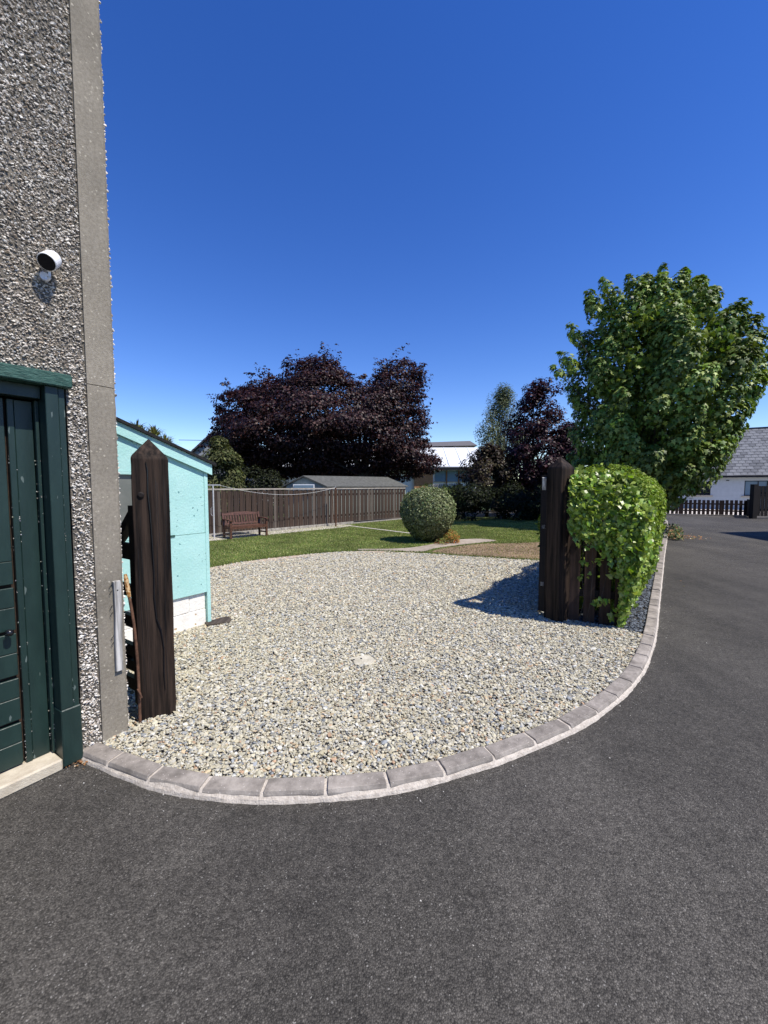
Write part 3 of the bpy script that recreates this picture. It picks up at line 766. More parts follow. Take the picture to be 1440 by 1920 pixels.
# ------------------------------------------------------------------ gateposts
def gatepost(corner, dirx, wd, h, label, split=True):
    """corner: front-left foot; dirx: unit vector along the front face"""
    c = Vector(corner); dx = Vector(dirx).normalized(); dy = Vector((-dx.y, dx.x, 0))
    root = thing('gatepost', c + dx * wd / 2 + dy * wd / 2, label, 'gatepost', 'gateposts of the gravel entrance')
    def G(a, b_, z): return tuple(c + dx * a * wd + dy * b_ * wd + Vector((0, 0, z)))
    # shaft with slightly waney edges, its top cut to a low pyramid
    V = []; F = []; zs = [0, .15, .3, .5, .7, .9, 1.05, 1.2, 1.35, 1.5, h - .17, h - .125, h - .105]
    for z in zs:
        j = lambda: random.uniform(-.012, .012)
        ins = .035 if z > h - .11 else 0
        V += [G(0 + ins + j(), ins + j() * .5, z), G(1 - ins + j(), ins + j() * .5, z), G(1 - ins + j(), 1 - ins, z), G(0 + ins + j(), 1 - ins, z)]
    for i in range(len(zs) - 1):
        for k in range(4): F.append((i * 4 + k, i * 4 + (k + 1) % 4, i * 4 + 4 + (k + 1) % 4, i * 4 + 4 + k))
    F += [(3, 2, 1, 0)]
    n_ = len(V); V.append(G(.47, .5, h + .01))
    for k in range(4): F.append((n_ - 4 + k, n_ - 4 + (k + 1) % 4, n_))
    MB().add(V, F).build('shaft', 'post', root, bevel=.004)
    return root, G
pl, GL = gatepost((-1.555, 2.565, 0), (.89, .45, 0), .205, 1.84, 'dark wooden gatepost nearest the house, tall with pointed top')
# long drying crack running down the face: a black strip on the face carries its inner shade
ck = [(.40, 1.70), (.44, 1.64), (.43, 1.5), (.47, 1.38), (.50, 1.2), (.52, 1.0), (.50, .85), (.55, .7), (.66, .62), (.72, .5), (.70, .35), (.72, .22)]
V = []; F = []
for i, (a, z) in enumerate(ck):
    wv = .012 * (1 if 0 < i < len(ck) - 1 else .1)
    for s_ in (-1, 1): V.append(GL(a + s_ * wv, -.045, z))
for i, (a, z) in enumerate(ck):
    wv = .012 * (1 if 0 < i < len(ck) - 1 else .1)
    for s_ in (-1, 1): V.append(GL(a + s_ * wv, .02, z))
m_ = len(ck) * 2
for i in range(len(ck) - 1): F += [(i * 2, i * 2 + 1, i * 2 + 3, i * 2 + 2), (i * 2, i * 2 + 2, m_ + i * 2 + 2, m_ + i * 2), (i * 2 + 1, m_ + i * 2 + 1, m_ + i * 2 + 3, i * 2 + 3)]
MB().add(V, F).build('crack', 'blackp', pl)
for i, (a_, z_a, z_b) in enumerate(((.13, .2, 1.3), (.30, .1, .9), (.62, .8, 1.66), (.80, .15, 1.2), (.88, 1.0, 1.6), (.70, 1.15, 1.6), (.22, .95, 1.4))):
    gp = [GL(a_ + .02 * math.sin(z_ * 4 + i), -.0005, z_) for z_ in np.linspace(z_a, z_b, 9)]
    MB().tube([tuple(Vector(p_) + Vector((.45, -.89, 0)) * -.0007) for p_ in gp], [.0004] + [.0016] * 7 + [.0004], 4).build('grain_crack', 'blackp', pl)
MB().tube([GL(.24, -.035, 1.49), GL(.24, -.058, 1.49)], [.02, .012], 10).build('knot', 'darkwood', pl)
pr_, GR = gatepost((1.93, 4.53, 0), (.89, .45, 0), .2, 1.86, 'dark wooden gatepost at the ivy end, in front of the hedge')

def gate(name, label, hp, d, length, bars, boarded, heel):
    """hp: heel foot, d: unit direction the leaf runs"""
    hp = Vector(hp); d = Vector(d).normalized(); up = Vector((0, 0, 1))
    r = thing(name, hp, label, 'gate')
    P = lambda s, z: hp + d * s + up * z
    b = MB(); b.beam(P(0, .10), P(0, heel), .07, .09, up=tuple(d)); b.build('heel_stile', 'darkwood', r)
    b = MB(); b.beam(P(length, .10), P(length, 1.12), .07, .08, up=tuple(d)); b.build('end_stile', 'darkwood', r)
    cpts = [P(0, heel - .02), P(.12, heel - .07), P(.28, heel - .22), P(.45, heel - .31), P(.75, 1.17)] if boarded else [P(0, heel - .02), P(.1, heel - .11), P(.2, heel - .2), P(.27, 1.17)]
    b = MB(); cp = catmull(cpts, 4)
    for p, q in zip(cp, cp[1:]): b.beam(p, q + (q - p) * .1, .055, .055)
    b.build('curved_brace', 'darkwood', r)
    for z0, z1 in bars:
        b = MB(); b.beam(P(.05, (z0 + z1) / 2), P(length - .04, (z0 + z1) / 2), .035, z1 - z0); b.build('bar', 'darkwood', r)
    sd = d.cross(up) * .03
    b = MB(); b.beam(P(.06, .3) + sd, P(length - .05, 1.05) + sd, .025, .07); b.build('diagonal_brace', 'darkwood', r)
    return r, P
lg, LP = gate('gate', 'dark barred wooden gate folded open behind the left gatepost', (-1.60, 2.69, 0), tuple(-NN), 1.75,
     [(1.06, 1.165), (.81, .885), (.6, .68), (.40, .48), (.30, .37), (.17, .25)], False, 1.42)
rg, RP = gate('gate', 'dark wooden gate folded open along the hedge behind the right gatepost', (1.835, 4.76, 0), (.44, .9, 0), 1.75,
     [(1.06, 1.165), (.87, 1.0), (.68, .81), (.50, .63), (.32, .45), (.15, .28)], True, 1.66)
# pale worn ends and hinges on the right leaf
for z, mm in ((.42, 'oldboard'), (1.08, 'metal')):
    b = MB(); b.beam(tuple(RP(-.045, z)), tuple(RP(.0, z)), .035, .045); b.build('hinge', mm, rg)
b = MB(); b.beam(tuple(RP(-.055, 1.64)), tuple(RP(-.02, 1.5)), .04, .05); b.build('worn_end', 'oldboard', rg)

# ------------------------------------------------------------------ front fence with ivy, and hedge
ff = thing('board_fence', (2.1, 4.56, 0), 'short dark board fence under the ivy beside the right gatepost', 'fence')
a0 = Vector((2.075, 4.62, 0)); a1 = Vector((2.66, 4.40, 0)); fd = (a1 - a0).normalized()
fn = Vector((fd.y, -fd.x, 0))
for i, s_ in enumerate((.0, .155, .31, .46)):
    p = a0 + fd * (s_ + .06); off = 0
    b = MB(); b.beam(p + Vector((0, 0, .01)), p + Vector((0, 0, 1.25)), .112, .02, up=tuple(fn)); b.build('board', 'frontfence', ff, bevel=.002)
for z in (.35, 1.0):
    b = MB(); b.beam(a0 - fn * .035 + Vector((0, 0, z)), a1 - fn * .035 + Vector((0, 0, z)), .04, .08); b.build('rail', 'darkwood', ff)

HC = Vector((2.52, 4.88, 0)); HD = Vector((.563, .826, 0)).normalized(); HN = Vector((HD.y, -HD.x, 0))
HL = 7.6
def hhalf(z):
    return np.interp(z, [0, .3, .7, 1.1, 1.4, 1.58, 1.68], [.17, .30, .44, .50, .46, .34, .0])
def hedge_surface(n):
    s = rng.uniform(-.18, HL, n) ** 1.0
    th = rng.uniform(0, 1, n)
    prof_z = np.array([.08, .3, .7, 1.1, 1.4, 1.58, 1.66, 1.68])
    prof_w = np.array([.15, .30, .44, .50, .46, .34, .17, 0])
    seg = np.r_[0, np.cumsum(np.hypot(np.diff(prof_z), np.diff(prof_w)))]
    u = th * seg[-1]; z = np.interp(u, seg, prof_z); wdt = np.interp(u, seg, prof_w)
    side = np.where(rng.random(n) < .56, 1, -1)
    dz = np.gradient(prof_z); nx = np.interp(u, seg, np.gradient(prof_z, seg)); nz = -np.interp(u, seg, np.gradient(prof_w, seg))
    return s, z, wdt * side, side * nx, nz
hedge = thing('hedge', HC, 'long clipped green hedge running beside the tarmac drive', 'hedge')
n = 80000
s, z, wv, nx, nz = hedge_surface(n)
s = np.where(rng.random(n) < .6, s * .55, s)
cap = rng.random(n) < .11
s = np.where(cap, -.2 + rng.uniform(-.03, .04, n), s); wv = np.where(cap, wv * np.sqrt(rng.random(n)), wv)
lump = .045 * np.sin(s * 4 + z * 3) + .03 * np.sin(s * 9 - z * 7 + wv * 5)
out = rng.normal(0, .022, n) + lump - .02
hd = np.array(HD); hn = np.array(HN)
wv = np.where(wv < 0, wv * (1 + .10 * np.exp(-(s / 1.9) ** 2)) - .04, wv * 1.12 + .02)
c = np.array(HC)[None] + s[:, None] * hd + (wv + nx * out)[:, None] * hn; c[:, 2] = z + nz * out + .02 + .05 * np.exp(-((s - 1.2) / 1.6) ** 2) * np.clip(z - 1.2, 0, 1) * 2
nr = nx[:, None] * hn + nz[:, None] * np.array((0, 0, 1)); nr = np.where(cap[:, None], -hd[None] + .3 * hn[None], nr); nr = norm(nr) + .55 * rnd(n) + np.array((0, 0, .25))
V, F = leaves(c, nr, rnd(n) * .7 + np.array((0, 0, .4)), .034 * (1 + .25 * rng.normal(size=n)), LEAF_Q)
np_mesh('foliage', V, F, 'leafmatt', hedge, leafcols(n, 4, (.15, .225, .03), .35, (.27, .34, .06), .3))['kind'] = 'stuff'
# solid dark core added inside so light does not pass straight through
b = MB(); zz = [0.02, .3, .7, 1.1, 1.4, 1.56]; hw = [.1, .22, .35, .4, .36, .2]
V = []
for s_ in (0.0, HL - .1):
    for z_, h_ in zip(zz, hw): V.append(HC + HD * s_ + HN * h_ + Vector((0, 0, z_)))
    for z_, h_ in list(zip(zz, hw))[::-1]: V.append(HC + HD * s_ - HN * h_ + Vector((0, 0, z_)))
b.add(V, [tuple(range(12)), tuple(range(12, 24))[::-1]] + [(k, (k + 1) % 12, 12 + (k + 1) % 12, 12 + k) for k in range(12)])
b.build('dark_core', 'barkdark', hedge)

# ivy over the front
ivy = thing('ivy', (2.4, 4.6, 0), 'bright green ivy spilling over the front fence and end of the hedge', 'ivy')
FR = HC - HD * .25
def ivy_pts(n):
    # a, across from the post side (0) to the drive side (1); h height
    a = rng.uniform(-.03, 1.22, n); h = rng.uniform(.05, 1.70, n)
    low = np.interp(a, [-.05, .1, .25, .40, .5, .6, .7, .85, 1.0, 1.25], [1.05, 1.0, .95, .78, .85, .25, .02, .12, .3, .5])
    top = np.interp(a, [-.05, .15, .4, .6, .8, 1.0, 1.25], [1.60, 1.62, 1.52, 1.38, 1.2, 1.05, .8]) + .05 * np.sin(a * 23)
    ok = (h > low + rng.normal(0, .05, n)) & (h < top + np.abs(rng.normal(0, .11, n))) & (h < 1.72)
    return a[ok], h[ok]
def ivy_place(a, h):
    n = len(a)
    # front sheet bulging forward, wrapping round the drive side at a > .8
    base0 = np.array((2.07, 4.60, 0)); dirf = np.array((.935, -.35, 0))
    x = np.minimum(a, .78)
    wrap = np.clip(a - .78, 0, 1)
    bul = .10 + .10 * np.sin(np.clip(h / 1.7, 0, 1) * 2.6) * (1 - .3 * np.abs(a - .5))
    back = np.clip((h - 1.45) / .25, 0, 1) ** 2 * .28
    fwd = np.array((-.35, -.935, 0))
    c = base0 + dirf * (x * .88)[:, None] + fwd * (bul - back)[:, None] + np.array(HD) * (wrap * 1.5)[:, None] + np.array(HN) * (wrap * .25)[:, None]
    # undercut towards the ground on the drive side
    c += -np.array(HN) * (np.clip(.9 - h, 0, 1) * .22 * np.clip((a - .5) * 3, 0, 1))[:, None]
    c[:, 2] = h
    nr = fwd * (1 - np.clip(wrap * 3, 0, .8))[:, None] + np.array(HN) * np.clip(wrap * 3 + .15, 0, 1)[:, None] + np.array((0, 0, 1)) * (np.clip((h - 1.2) / .5, 0, 1) * 1.2 + .45)[:, None]
    return c, nr
a, h = ivy_pts(7600)
c, nr = ivy_place(a, h); n = len(a)
c += norm(nr) * np.abs(rng.normal(0, .03, n))[:, None] - norm(nr) * .02
# stray sprigs on the bare boards
sp = [(.12, .95), (.2, .72), (.31, .74), (.50, .60), (.44, .62), (.32, .28), (.42, .27), (.36, .31), (.16, .56), (.47, .13), (.55, .2)]
for (a_, h_) in sp:
    k = 5; aa = a_ + rng.normal(0, .03, k); hh_ = h_ + rng.normal(0, .025, k); c2, n2_ = ivy_place(aa, hh_)
    c2 = c2 - np.array((-.35, -.935, 0)) * .06
    c = np.vstack([c, c2]); nr = np.vstack([nr, n2_]); n += k
nr2 = norm(nr) + .62 * rnd(n)
size = .053 * (1 + .3 * rng.normal(size=n)).clip(.45, 1.7)
yx = np.array((0, 0, -1.0)) + .5 * rnd(n)
cols = leafcols(n, 1, (.19, .29, .032), .3, (.34, .42, .08), .3)
# the 260 largest, outermost leaves are parts of their own
score = size * (1 + .5 * (c @ np.array((-.35, -.935, 0)) - (c @ np.array((-.35, -.935, 0))).mean()))
big = np.argsort(-score)[:260]; rest = np.setdiff1d(np.arange(n), big)
V, F = leaves(c[rest], nr2[rest], yx[rest], size[rest], LEAF_IVY)
np_mesh('ivy_foliage', V, F, 'leafivy', ivy, np.repeat(cols[rest], 9, 0))['kind'] = 'stuff'
ivm = []
for k in range(5):
    me = bpy.data.meshes.new('ivy_leaf'); T, Ff = LEAF_IVY
    T = T * np.array([random.uniform(.85, 1.15), random.uniform(.9, 1.1), random.uniform(.5, 2.0)]) - np.array((0, .4, 0))
    me.from_pydata([tuple(v) for v in T], [], [tuple(int(q) for q in f) for f in Ff]); me.materials.append(MA['leafivy'])
    cc0 = (.20, .285, .035) if k < 3 else (.34, .40, .09)
    f_ = random.uniform(.75, 1.2)
    at_ = me.attributes.new('col', 'FLOAT_COLOR', 'POINT'); at_.data.foreach_set('color', [x for _ in T for x in (cc0[0] * f_, cc0[1] * f_, cc0[2] * f_, 1)])
    ivm.append(me)
for i in big:
    N_ = Vector(nr2[i]).normalized(); Y = Vector(yx[i]); Y = (Y - N_ * Y.dot(N_)).normalized(); X = Y.cross(N_)
    o = bpy.data.objects.new('ivy_leaf', random.choice(ivm)); COL.objects.link(o); o.parent = ivy
    M_ = Matrix((X, Y, N_)).transposed().to_4x4()
    o.matrix_local = Matrix.Translation(Vector(c[i]) - Vector(ivy['_o'])) @ M_ @ Matrix.Scale(float(size[i]), 4)
b = MB()
for k in range(4):
    a_ = random.uniform(.1, .75); pts = []
    for j in range(6):
        cc2, _ = ivy_place(np.array([a_ + random.uniform(-.03, .03)]), np.array([.02 + j * .28])); pts.append(Vector(cc2[0]) + Vector((.03, .085, 0)))
    b.tube(pts, .003, 5)
b.build('stem', 'barkdark', ivy)

# ------------------------------------------------------------------ teal shed
SC = Vector((-1.92, 4.48, 0))
def SW(t, p, z): return tuple(SC - E1 * t + NN * p + Vector((0, 0, z)))
shed = thing('shed', SC, 'turquoise painted shed with sloping black felt roof on white block plinth', 'shed')
SLN = 1.33; DEP = 1.9
def rz(t): return 1.72 + .37 * t
def shedpoly(t0, t1, z0, z1, p0, p1):
    """slab of wall; z may be None for the roof line"""
    f = lambda t, z: z if z is not None else rz(t)
    V = [SW(t0, p0, f(t0, z0)), SW(t1, p0, f(t1, z0)), SW(t1, p0, f(t1, z1)), SW(t0, p0, f(t0, z1)),
         SW(t0, p1, f(t0, z0)), SW(t1, p1, f(t1, z0)), SW(t1, p1, f(t1, z1)), SW(t0, p1, f(t0, z1))]
    return V, [(3, 2, 1, 0), (4, 5, 6, 7), (0, 1, 5, 4), (1, 2, 6, 5), (2, 3, 7, 6), (3, 0, 4, 7)]
WT0, WZ0, WZ1 = .70, 1.12, 1.68
b = MB(); b.add(*shedpoly(0, WT0, 1.043, None, -.04, 0)); b.add(*shedpoly(WT0, SLN, WZ1, None, -.04, 0)); b.add(*shedpoly(WT0, SLN, 1.043, WZ0, -.04, 0))
b.build('panel', 'teal', shed)
b = MB(); b.add(*shedpoly(0, SLN, .395, 1.038, -.04, .004)); b.build('panel', 'teal', shed)
b = MB(); b.add(*shedpoly(-.022, .018, .035, 1.7, -.06, .008)); b.build('corner_trim', 'teal', shed)
b = MB(); b.add(*shedpoly(.36, .46, 1.03, 1.05, .004, .012)); b.build('hinge_strip', 'gpaint_lit_worn', shed)
b = MB(); b.add(*shedpoly(WT0, SLN, WZ0 + .001, WZ1 - .001, -.03, -.022)); b.build('window_pane', 'shedglass', shed)
b = MB(); b.add(*shedpoly(WT0, SLN, WZ1 - .03, WZ1 - .001, -.021, .006)); b.add(*shedpoly(WT0, WT0 + .03, WZ0 + .001, WZ1 - .031, -.021, .006)); b.add(*shedpoly(WT0, SLN, WZ0 - .001, WZ0 + .02, .0005, .02)); b.build('window_frame', 'teal', shed)
nl = [SW(.335 + random.uniform(-.004, .004), .002, z_) for z_ in np.arange(1.1, 1.66, .075)] + [SW(.03, .002, z_) for z_ in np.arange(1.1, 1.66, .12)]
Pn = np.array(nl); nd = len(Pn)
Ps = np.array([SW(random.uniform(.02, .62), .0045 if z_ < 1.03 else .001, z_) for z_ in rng.uniform(.45, 1.5, 26)]); ns2 = len(Ps)
V, F = leaves(np.vstack([Pn, Ps]) + np.array(NN) * .0015, np.tile(np.array(NN), (nd + ns2, 1)), np.tile(np.array(E1), (nd + ns2, 1)) + .3 * rnd(nd + ns2), np.r_[np.full(nd, .008), .014 * np.exp(.4 * rng.normal(size=ns2))], LEAF_LONG)
np_mesh('nail_marks', V, F, 'leafmatt', shed, leafcols(nd + ns2, 4, (.10, .20, .19), .3))['kind'] = 'stuff'
# other sides
b = MB()
b.add([SW(0, -.041, .4), SW(0, -DEP, .4), SW(0, -DEP, rz(0)), SW(0, -.041, rz(0)), SW(.04, -.041, .4), SW(.04, -DEP, .4), SW(.04, -DEP, rz(0)), SW(.04, -.041, rz(0))], [(0, 1, 2, 3), (7, 6, 5, 4), (0, 4, 5, 1), (1, 5, 6, 2), (2, 6, 7, 3), (3, 7, 4, 0)])
b.add([SW(SLN, -.041, .4), SW(SLN, -DEP, .4), SW(SLN, -DEP, rz(SLN)), SW(SLN, -.041, rz(SLN)), SW(SLN - .04, -.041, .4), SW(SLN - .04, -DEP, .4), SW(SLN - .04, -DEP, rz(SLN)), SW(SLN - .04, -.041, rz(SLN))], [(3, 2, 1, 0), (4, 5, 6, 7), (0, 1, 5, 4), (1, 2, 6, 5), (2, 3, 7, 6), (3, 0, 4, 7)])
V, F = shedpoly(0, SLN, .4, None, -DEP - .04, -DEP); b.add(V, F)
b.build('side_wall', 'teal', shed)
# fascia and felt roof
b = MB(); V = [];
for p in (.012, .035):
    for t, o_ in ((-.062, 0), (SLN + .02, 0)):
        V += [SW(t, p, rz(t) - .035), SW(t, p, rz(t) + .075)]
b.add(V, [(0, 1, 3, 2), (4, 6, 7, 5), (0, 4, 5, 1), (2, 3, 7, 6), (0, 2, 6, 4), (1, 5, 7, 3)]); b.build('fascia', 'teal', shed)
b = MB(); V = []
for p in (.06, -DEP - .08):
    for t in (-.10, SLN + .03):
        V += [SW(t, p, rz(t) + .0755), SW(t, p, rz(t) + .105)]
b.add(V, [(0, 1, 3, 2), (4, 6, 7, 5), (0, 4, 5, 1), (2, 3, 7, 6), (0, 2, 6, 4), (1, 5, 7, 3)]); b.build('felt_roof', 'felt', shed)
# plinth of whitewashed blocks, two courses
for ci, (z0, z1) in enumerate(((.0, .205), (.21, .392))):
    t = .02; ed = [.02, .21, .65, 1.09, SLN] if ci else [.02, .43, .87, SLN]
    for e0, e1_ in zip(ed, ed[1:]):
        MB().box(e0 + .0025, e1_ - .0025, -.1, -.022 + random.uniform(-.004, .004), z0, z1, SW).build('plinth_block', 'whitew', shed, bevel=.006)
MB().box(.03, SLN - .01, -.11, -.032, 0, .389, SW).build('plinth_mortar', 'whitew', shed)
MB().box(.02, SLN, -DEP, -.111, 0, .389, SW).build('plinth_base', 'whitew', shed)
# timber offcut on the gravel
b = MB()
b.add([(-1.96, 4.46, .02), (-1.90, 4.38, .02), (-1.70, 4.50, .02), (-1.72, 4.60, .02), (-1.80, 4.68, .02), (-1.96, 4.46, .06), (-1.90, 4.38, .058), (-1.70, 4.50, .055), (-1.72, 4.60, .055), (-1.80, 4.68, .058)],
      [(4, 3, 2, 1, 0), (5, 6, 7, 8, 9)] + [(i, (i + 1) % 5, 5 + (i + 1) % 5, 5 + i) for i in range(5)])
tag(b.build('timber_offcut', 'slabwood', bevel=.004), 'flat dark timber offcut on the gravel at the shed corner', 'timber')

# ------------------------------------------------------------------ back garden fence
FA = Vector((-6.0, 11.2, 0)); FB = Vector((0.95, 18.75, 0)); fd = (FB - FA).normalized(); fn = Vector((fd.y, -fd.x, 0))
FLN = (FB - FA).length
bf = thing('garden_fence', FA, 'long dark brown vertical board fence along the back of the lawn', 'fence')
bmesh_cache = {}
def fboard(wd, mname, k):
    key = (wd, mname, k)
    if key not in bmesh_cache:
        h = 1.39 + random.uniform(-.012, .008)
        b = MB(); b.box(-wd / 2, wd / 2, -.009, .009, .14, h)
        o = b.build('board', mname, bf, origin=Vector((0, 0, 0))); bmesh_cache[key] = o.data
        bpy.data.objects.remove(o)
    return bmesh_cache[key]
ang = math.atan2(fd.y, fd.x)
s_ = 0.0; i = 0
while s_ < FLN:
    pale = random.random()
    mname = 'fenceb2' if pale < .08 else ('fenceb3' if pale < .4 else 'fenceb')
    o = bpy.data.objects.new('board', fboard(.084, mname, random.randint(0, 3))); COL.objects.link(o); o.parent = bf
    o.location = fd * s_ + fn * (.022 if i % 2 else .0) + Vector((0, 0, 0)); o.rotation_euler = (0, random.uniform(-.004, .004), ang)
    s_ += .1; i += 1
for k in range(5):
    a_ = FA + fd * (k * FLN / 5 + .004); c_ = FA + fd * ((k + 1) * FLN / 5 - .004)
    b = MB(); b.beam(a_ + Vector((0, 0, 1.43)), c_ + Vector((0, 0, 1.43 + random.uniform(-.004, .004))), .07, .045); b.build('cap_rail', 'caprail', bf)
for z in (.4, 1.2):
    b = MB(); b.beam(FA - fn * .05 + Vector((0, 0, z)), FB - fn * .05 + Vector((0, 0, z)), .04, .08); b.build('rail', 'fenceb', bf)
for k in range(28):
    a_ = FA + fd * (k * .37 + .004); c_ = FA + fd * (k * .37 + .362)
    hh_ = .13 if k * .37 < 6.8 else .08
    b = MB(); b.beam(a_ + fn * .03 + Vector((0, 0, hh_ / 2)), c_ + fn * .03 + Vector((0, 0, hh_ / 2)), .1, hh_ * random.uniform(.94, 1.0)); b.build('base_block', 'blocks', bf, bevel=.004)

# ------------------------------------------------------------------ bench
bo = Vector((-4.22, 12.3, .045))
bench = thing('bench', bo, 'brown slatted wooden garden bench with arms in front of the fence', 'bench')
SCL_ = .80
def BW(x, y, z):     # x along the bench, y forward
    return tuple(bo + fd * (x * SCL_) + fn * (y * SCL_) + Vector((0, 0, z * SCL_)))
BLEN = 1.48; hx = BLEN / 2
for sx in (-1, 1):
    x0 = sx * hx
    xs = sorted((x0, x0 - sx * .065))
    MB().box(*xs, .0, .065, 0, .68, BW) if False else None
    b = MB(); b.beam(BW((xs[0] + xs[1]) / 2, .03, 0), BW((xs[0] + xs[1]) / 2, .03, .44), .055, .055); b.beam(BW((xs[0] + xs[1]) / 2, .03, .44), BW((xs[0] + xs[1]) / 2, -.07, .88), .055, .05); b.build('leg', 'bench', bench)
    MB().box(*xs, .49, .555, 0, .635, BW).build('leg', 'bench', bench)
    b = MB(); m_ = (xs[0] + xs[1]) / 2
    for p, q in (((m_, -.03, .66), (m_, .2, .665)), ((m_, .2, .665), (m_, .45, .655)), ((m_, .45, .655), (m_, .60, .635))): b.beam(BW(*p), BW(*q), .07, .03)
    b.build('armrest', 'bench', bench)
    MB().box(*xs, .066, .489, .34, .40, BW).build('seat_rail', 'bench', bench)
    MB().box(*xs, .066, .489, .12, .16, BW).build('stretcher', 'bench', bench)
for k in range(5):
    MB().box(-hx + .07, hx - .07, .06 + k * .098, .145 + k * .098, .415, .435, BW).build('seat_slat', 'bench', bench)
MB().box(-hx + .066, hx - .066, .535, .56, .335, .412, BW).build('front_rail', 'bench', bench)
def back(x, f, z):   # leaning back plane
    return BW(x, .03 - (z - .44) * .227 + f, z)
V = []; F = []; nseg = 10
for i in range(nseg + 1):
    x = -hx + .066 + (BLEN - .132) * i / nseg; cz = .86 + .055 * math.sin(math.pi * i / nseg)
    V += [back(x, -.015, .80), back(x, .02, .80), back(x, .02, cz), back(x, -.015, cz)]
for i in range(nseg):
    for k in range(4): F.append((i * 4 + k, i * 4 + (k + 1) % 4, i * 4 + 4 + (k + 1) % 4, i * 4 + 4 + k))
F += [(3, 2, 1, 0), tuple(nseg * 4 + k for k in range(4))]
MB().add(V, F).build('top_rail', 'bench', bench)
V = [back(x, f, z) for z in (.47, .53) for f in (-.012, .02) for x in (-hx + .066, hx - .066)]
MB().add(V, [(0, 2, 3, 1), (4, 5, 7, 6), (0, 1, 5, 4), (2, 6, 7, 3), (0, 4, 6, 2), (1, 3, 7, 5)]).build('back_rail', 'bench', bench)
for k in range(13):
    x = -hx + .12 + k * (BLEN - .24) / 12
    V = [back(x + dx, f, z) for z in (.531, .799) for f in (-.004, .012) for dx in (-.022, .022)]
    MB().add(V, [(0, 2, 3, 1), (4, 5, 7, 6), (0, 1, 5, 4), (2, 6, 7, 3), (0, 4, 6, 2), (1, 3, 7, 5)]).build('back_slat', 'bench', bench)

# ------------------------------------------------------------------ clothes poles and line
cp1 = thing('clothes_pole', (-4.76, 11.6, .045), 'silver T shaped clothes pole on the patio near the turquoise shed', 'clothes pole')
MB().tube([(-4.76, 11.6, .04), (-4.76, 11.6, 1.55)], .022, 8).build('pole', 'metal', cp1)
b = MB(); b.beam((-4.98, 11.6, 1.56), (-4.56, 11.6, 1.56), .03, .035); b.build('crossbar', 'metal', cp1)
MB().tube([(-4.79, 11.58, .95), (-4.82, 11.57, .9), (-4.82, 11.57, .75), (-4.79, 11.58, .7)], .006, 5).build('cleat', 'metal', cp1)
cp2 = thing('clothes_pole', (-1.76, 15.15, .045), 'rusty brown clothes pole at the far end of the patio', 'clothes pole')
MB().tube([(-1.76, 15.15, .04), (-1.76, 15.15, 1.47)], .028, 8).build('pole', 'rust', cp2)
MB().tube([(-1.76, 15.15, 1.471), (-1.76, 15.15, 1.52)], .012, 6).build('hook', 'metal', cp2)
MB().tube([(-1.90, 15.13, 1.42), (-1.87, 15.14, .9), (-1.84, 15.15, .3)], .014, 6).build('prop', 'rust', cp2)
A_ = Vector((-4.6, 11.6, 1.56)); B_ = Vector((-1.76, 15.15, 1.48))
for off, sag in ((0, .27),):
    pts = [A_.lerp(B_, t / 24) - Vector((0, 0, sag * 4 * (t / 24) * (1 - t / 24))) for t in range(25)]
    tag(MB().tube(pts, .0045, 5).build('clothes_line', 'line'), 'thin pale washing line sagging between the two clothes poles', 'washing line')

# ------------------------------------------------------------------ clipped globe bush
bc = Vector((1.19, 11.25, 0))
bush = thing('globe_bush', bc, 'round clipped green bush standing on the lawn', 'bush')
n = 34000
u = rng.uniform(-1, 1, n); ph = rng.uniform(0, 6.283, n)
zc = .78; th = np.arccos(u)
st, ct = np.sin(th), np.cos(th)
rr = np.where(ct > 0, .70, .70 - .20 * ct ** 2)
sx = np.sign(st) * np.abs(st) ** .68
jit = 1 + rng.normal(0, .022, n) + .02 * np.sin(ph * 4 + u * 4) + .018 * np.sin(ph * 9 - u * 8) + .012 * np.sin(ph * 17 + u * 15) + np.where(rng.random(n) < .012, rng.uniform(.02, .09, n), 0)
r_h = np.where(ct > -.1, .715 * sx, .715 * sx * (1 - .26 * (-ct - .1).clip(0, 1)))
c = np.column_stack([bc.x + r_h * jit * np.cos(ph), bc.y + r_h * jit * np.sin(ph), zc + (.70 * ct - .05 * np.clip(ct - .6, 0, 1)) * jit])
nr = np.column_stack([st * np.cos(ph), st * np.sin(ph), ct]) + .5 * rnd(n)
V, F = leaves(c, nr, rnd(n), .042 * (1 + .2 * rng.normal(size=n)), LEAF_Q)
np_mesh('foliage', V, F, 'leafmatt', bush, leafcols(n, 4, (.15, .18, .08), .42, (.30, .33, .18), .28))['kind'] = 'stuff'
V = []; F = []; nr_, ns_ = 10, 16
for i in range(nr_ + 1):
    t_ = math.pi * i / nr_
    for j in range(ns_):
        p_ = 2 * math.pi * j / ns_; V.append((bc.x + .60 * math.sin(t_) * math.cos(p_), bc.y + .60 * math.sin(t_) * math.sin(p_), zc + .6 * math.cos(t_)))
for i in range(nr_):
    for j in range(ns_): F.append((i * ns_ + j, i * ns_ + (j + 1) % ns_, (i + 1) * ns_ + (j + 1) % ns_, (i + 1) * ns_ + j))
b = MB().add(V, F)  # dark ball filling the bush, joined by six stems
for k in range(6):
    a_ = k * 1.05; b.tube([(bc.x + .1 * math.cos(a_), bc.y + .1 * math.sin(a_), 0), (bc.x + .3 * math.cos(a_), bc.y + .3 * math.sin(a_), .4)], .03, 6)
b.build('dark_core', 'barkdark', bush)

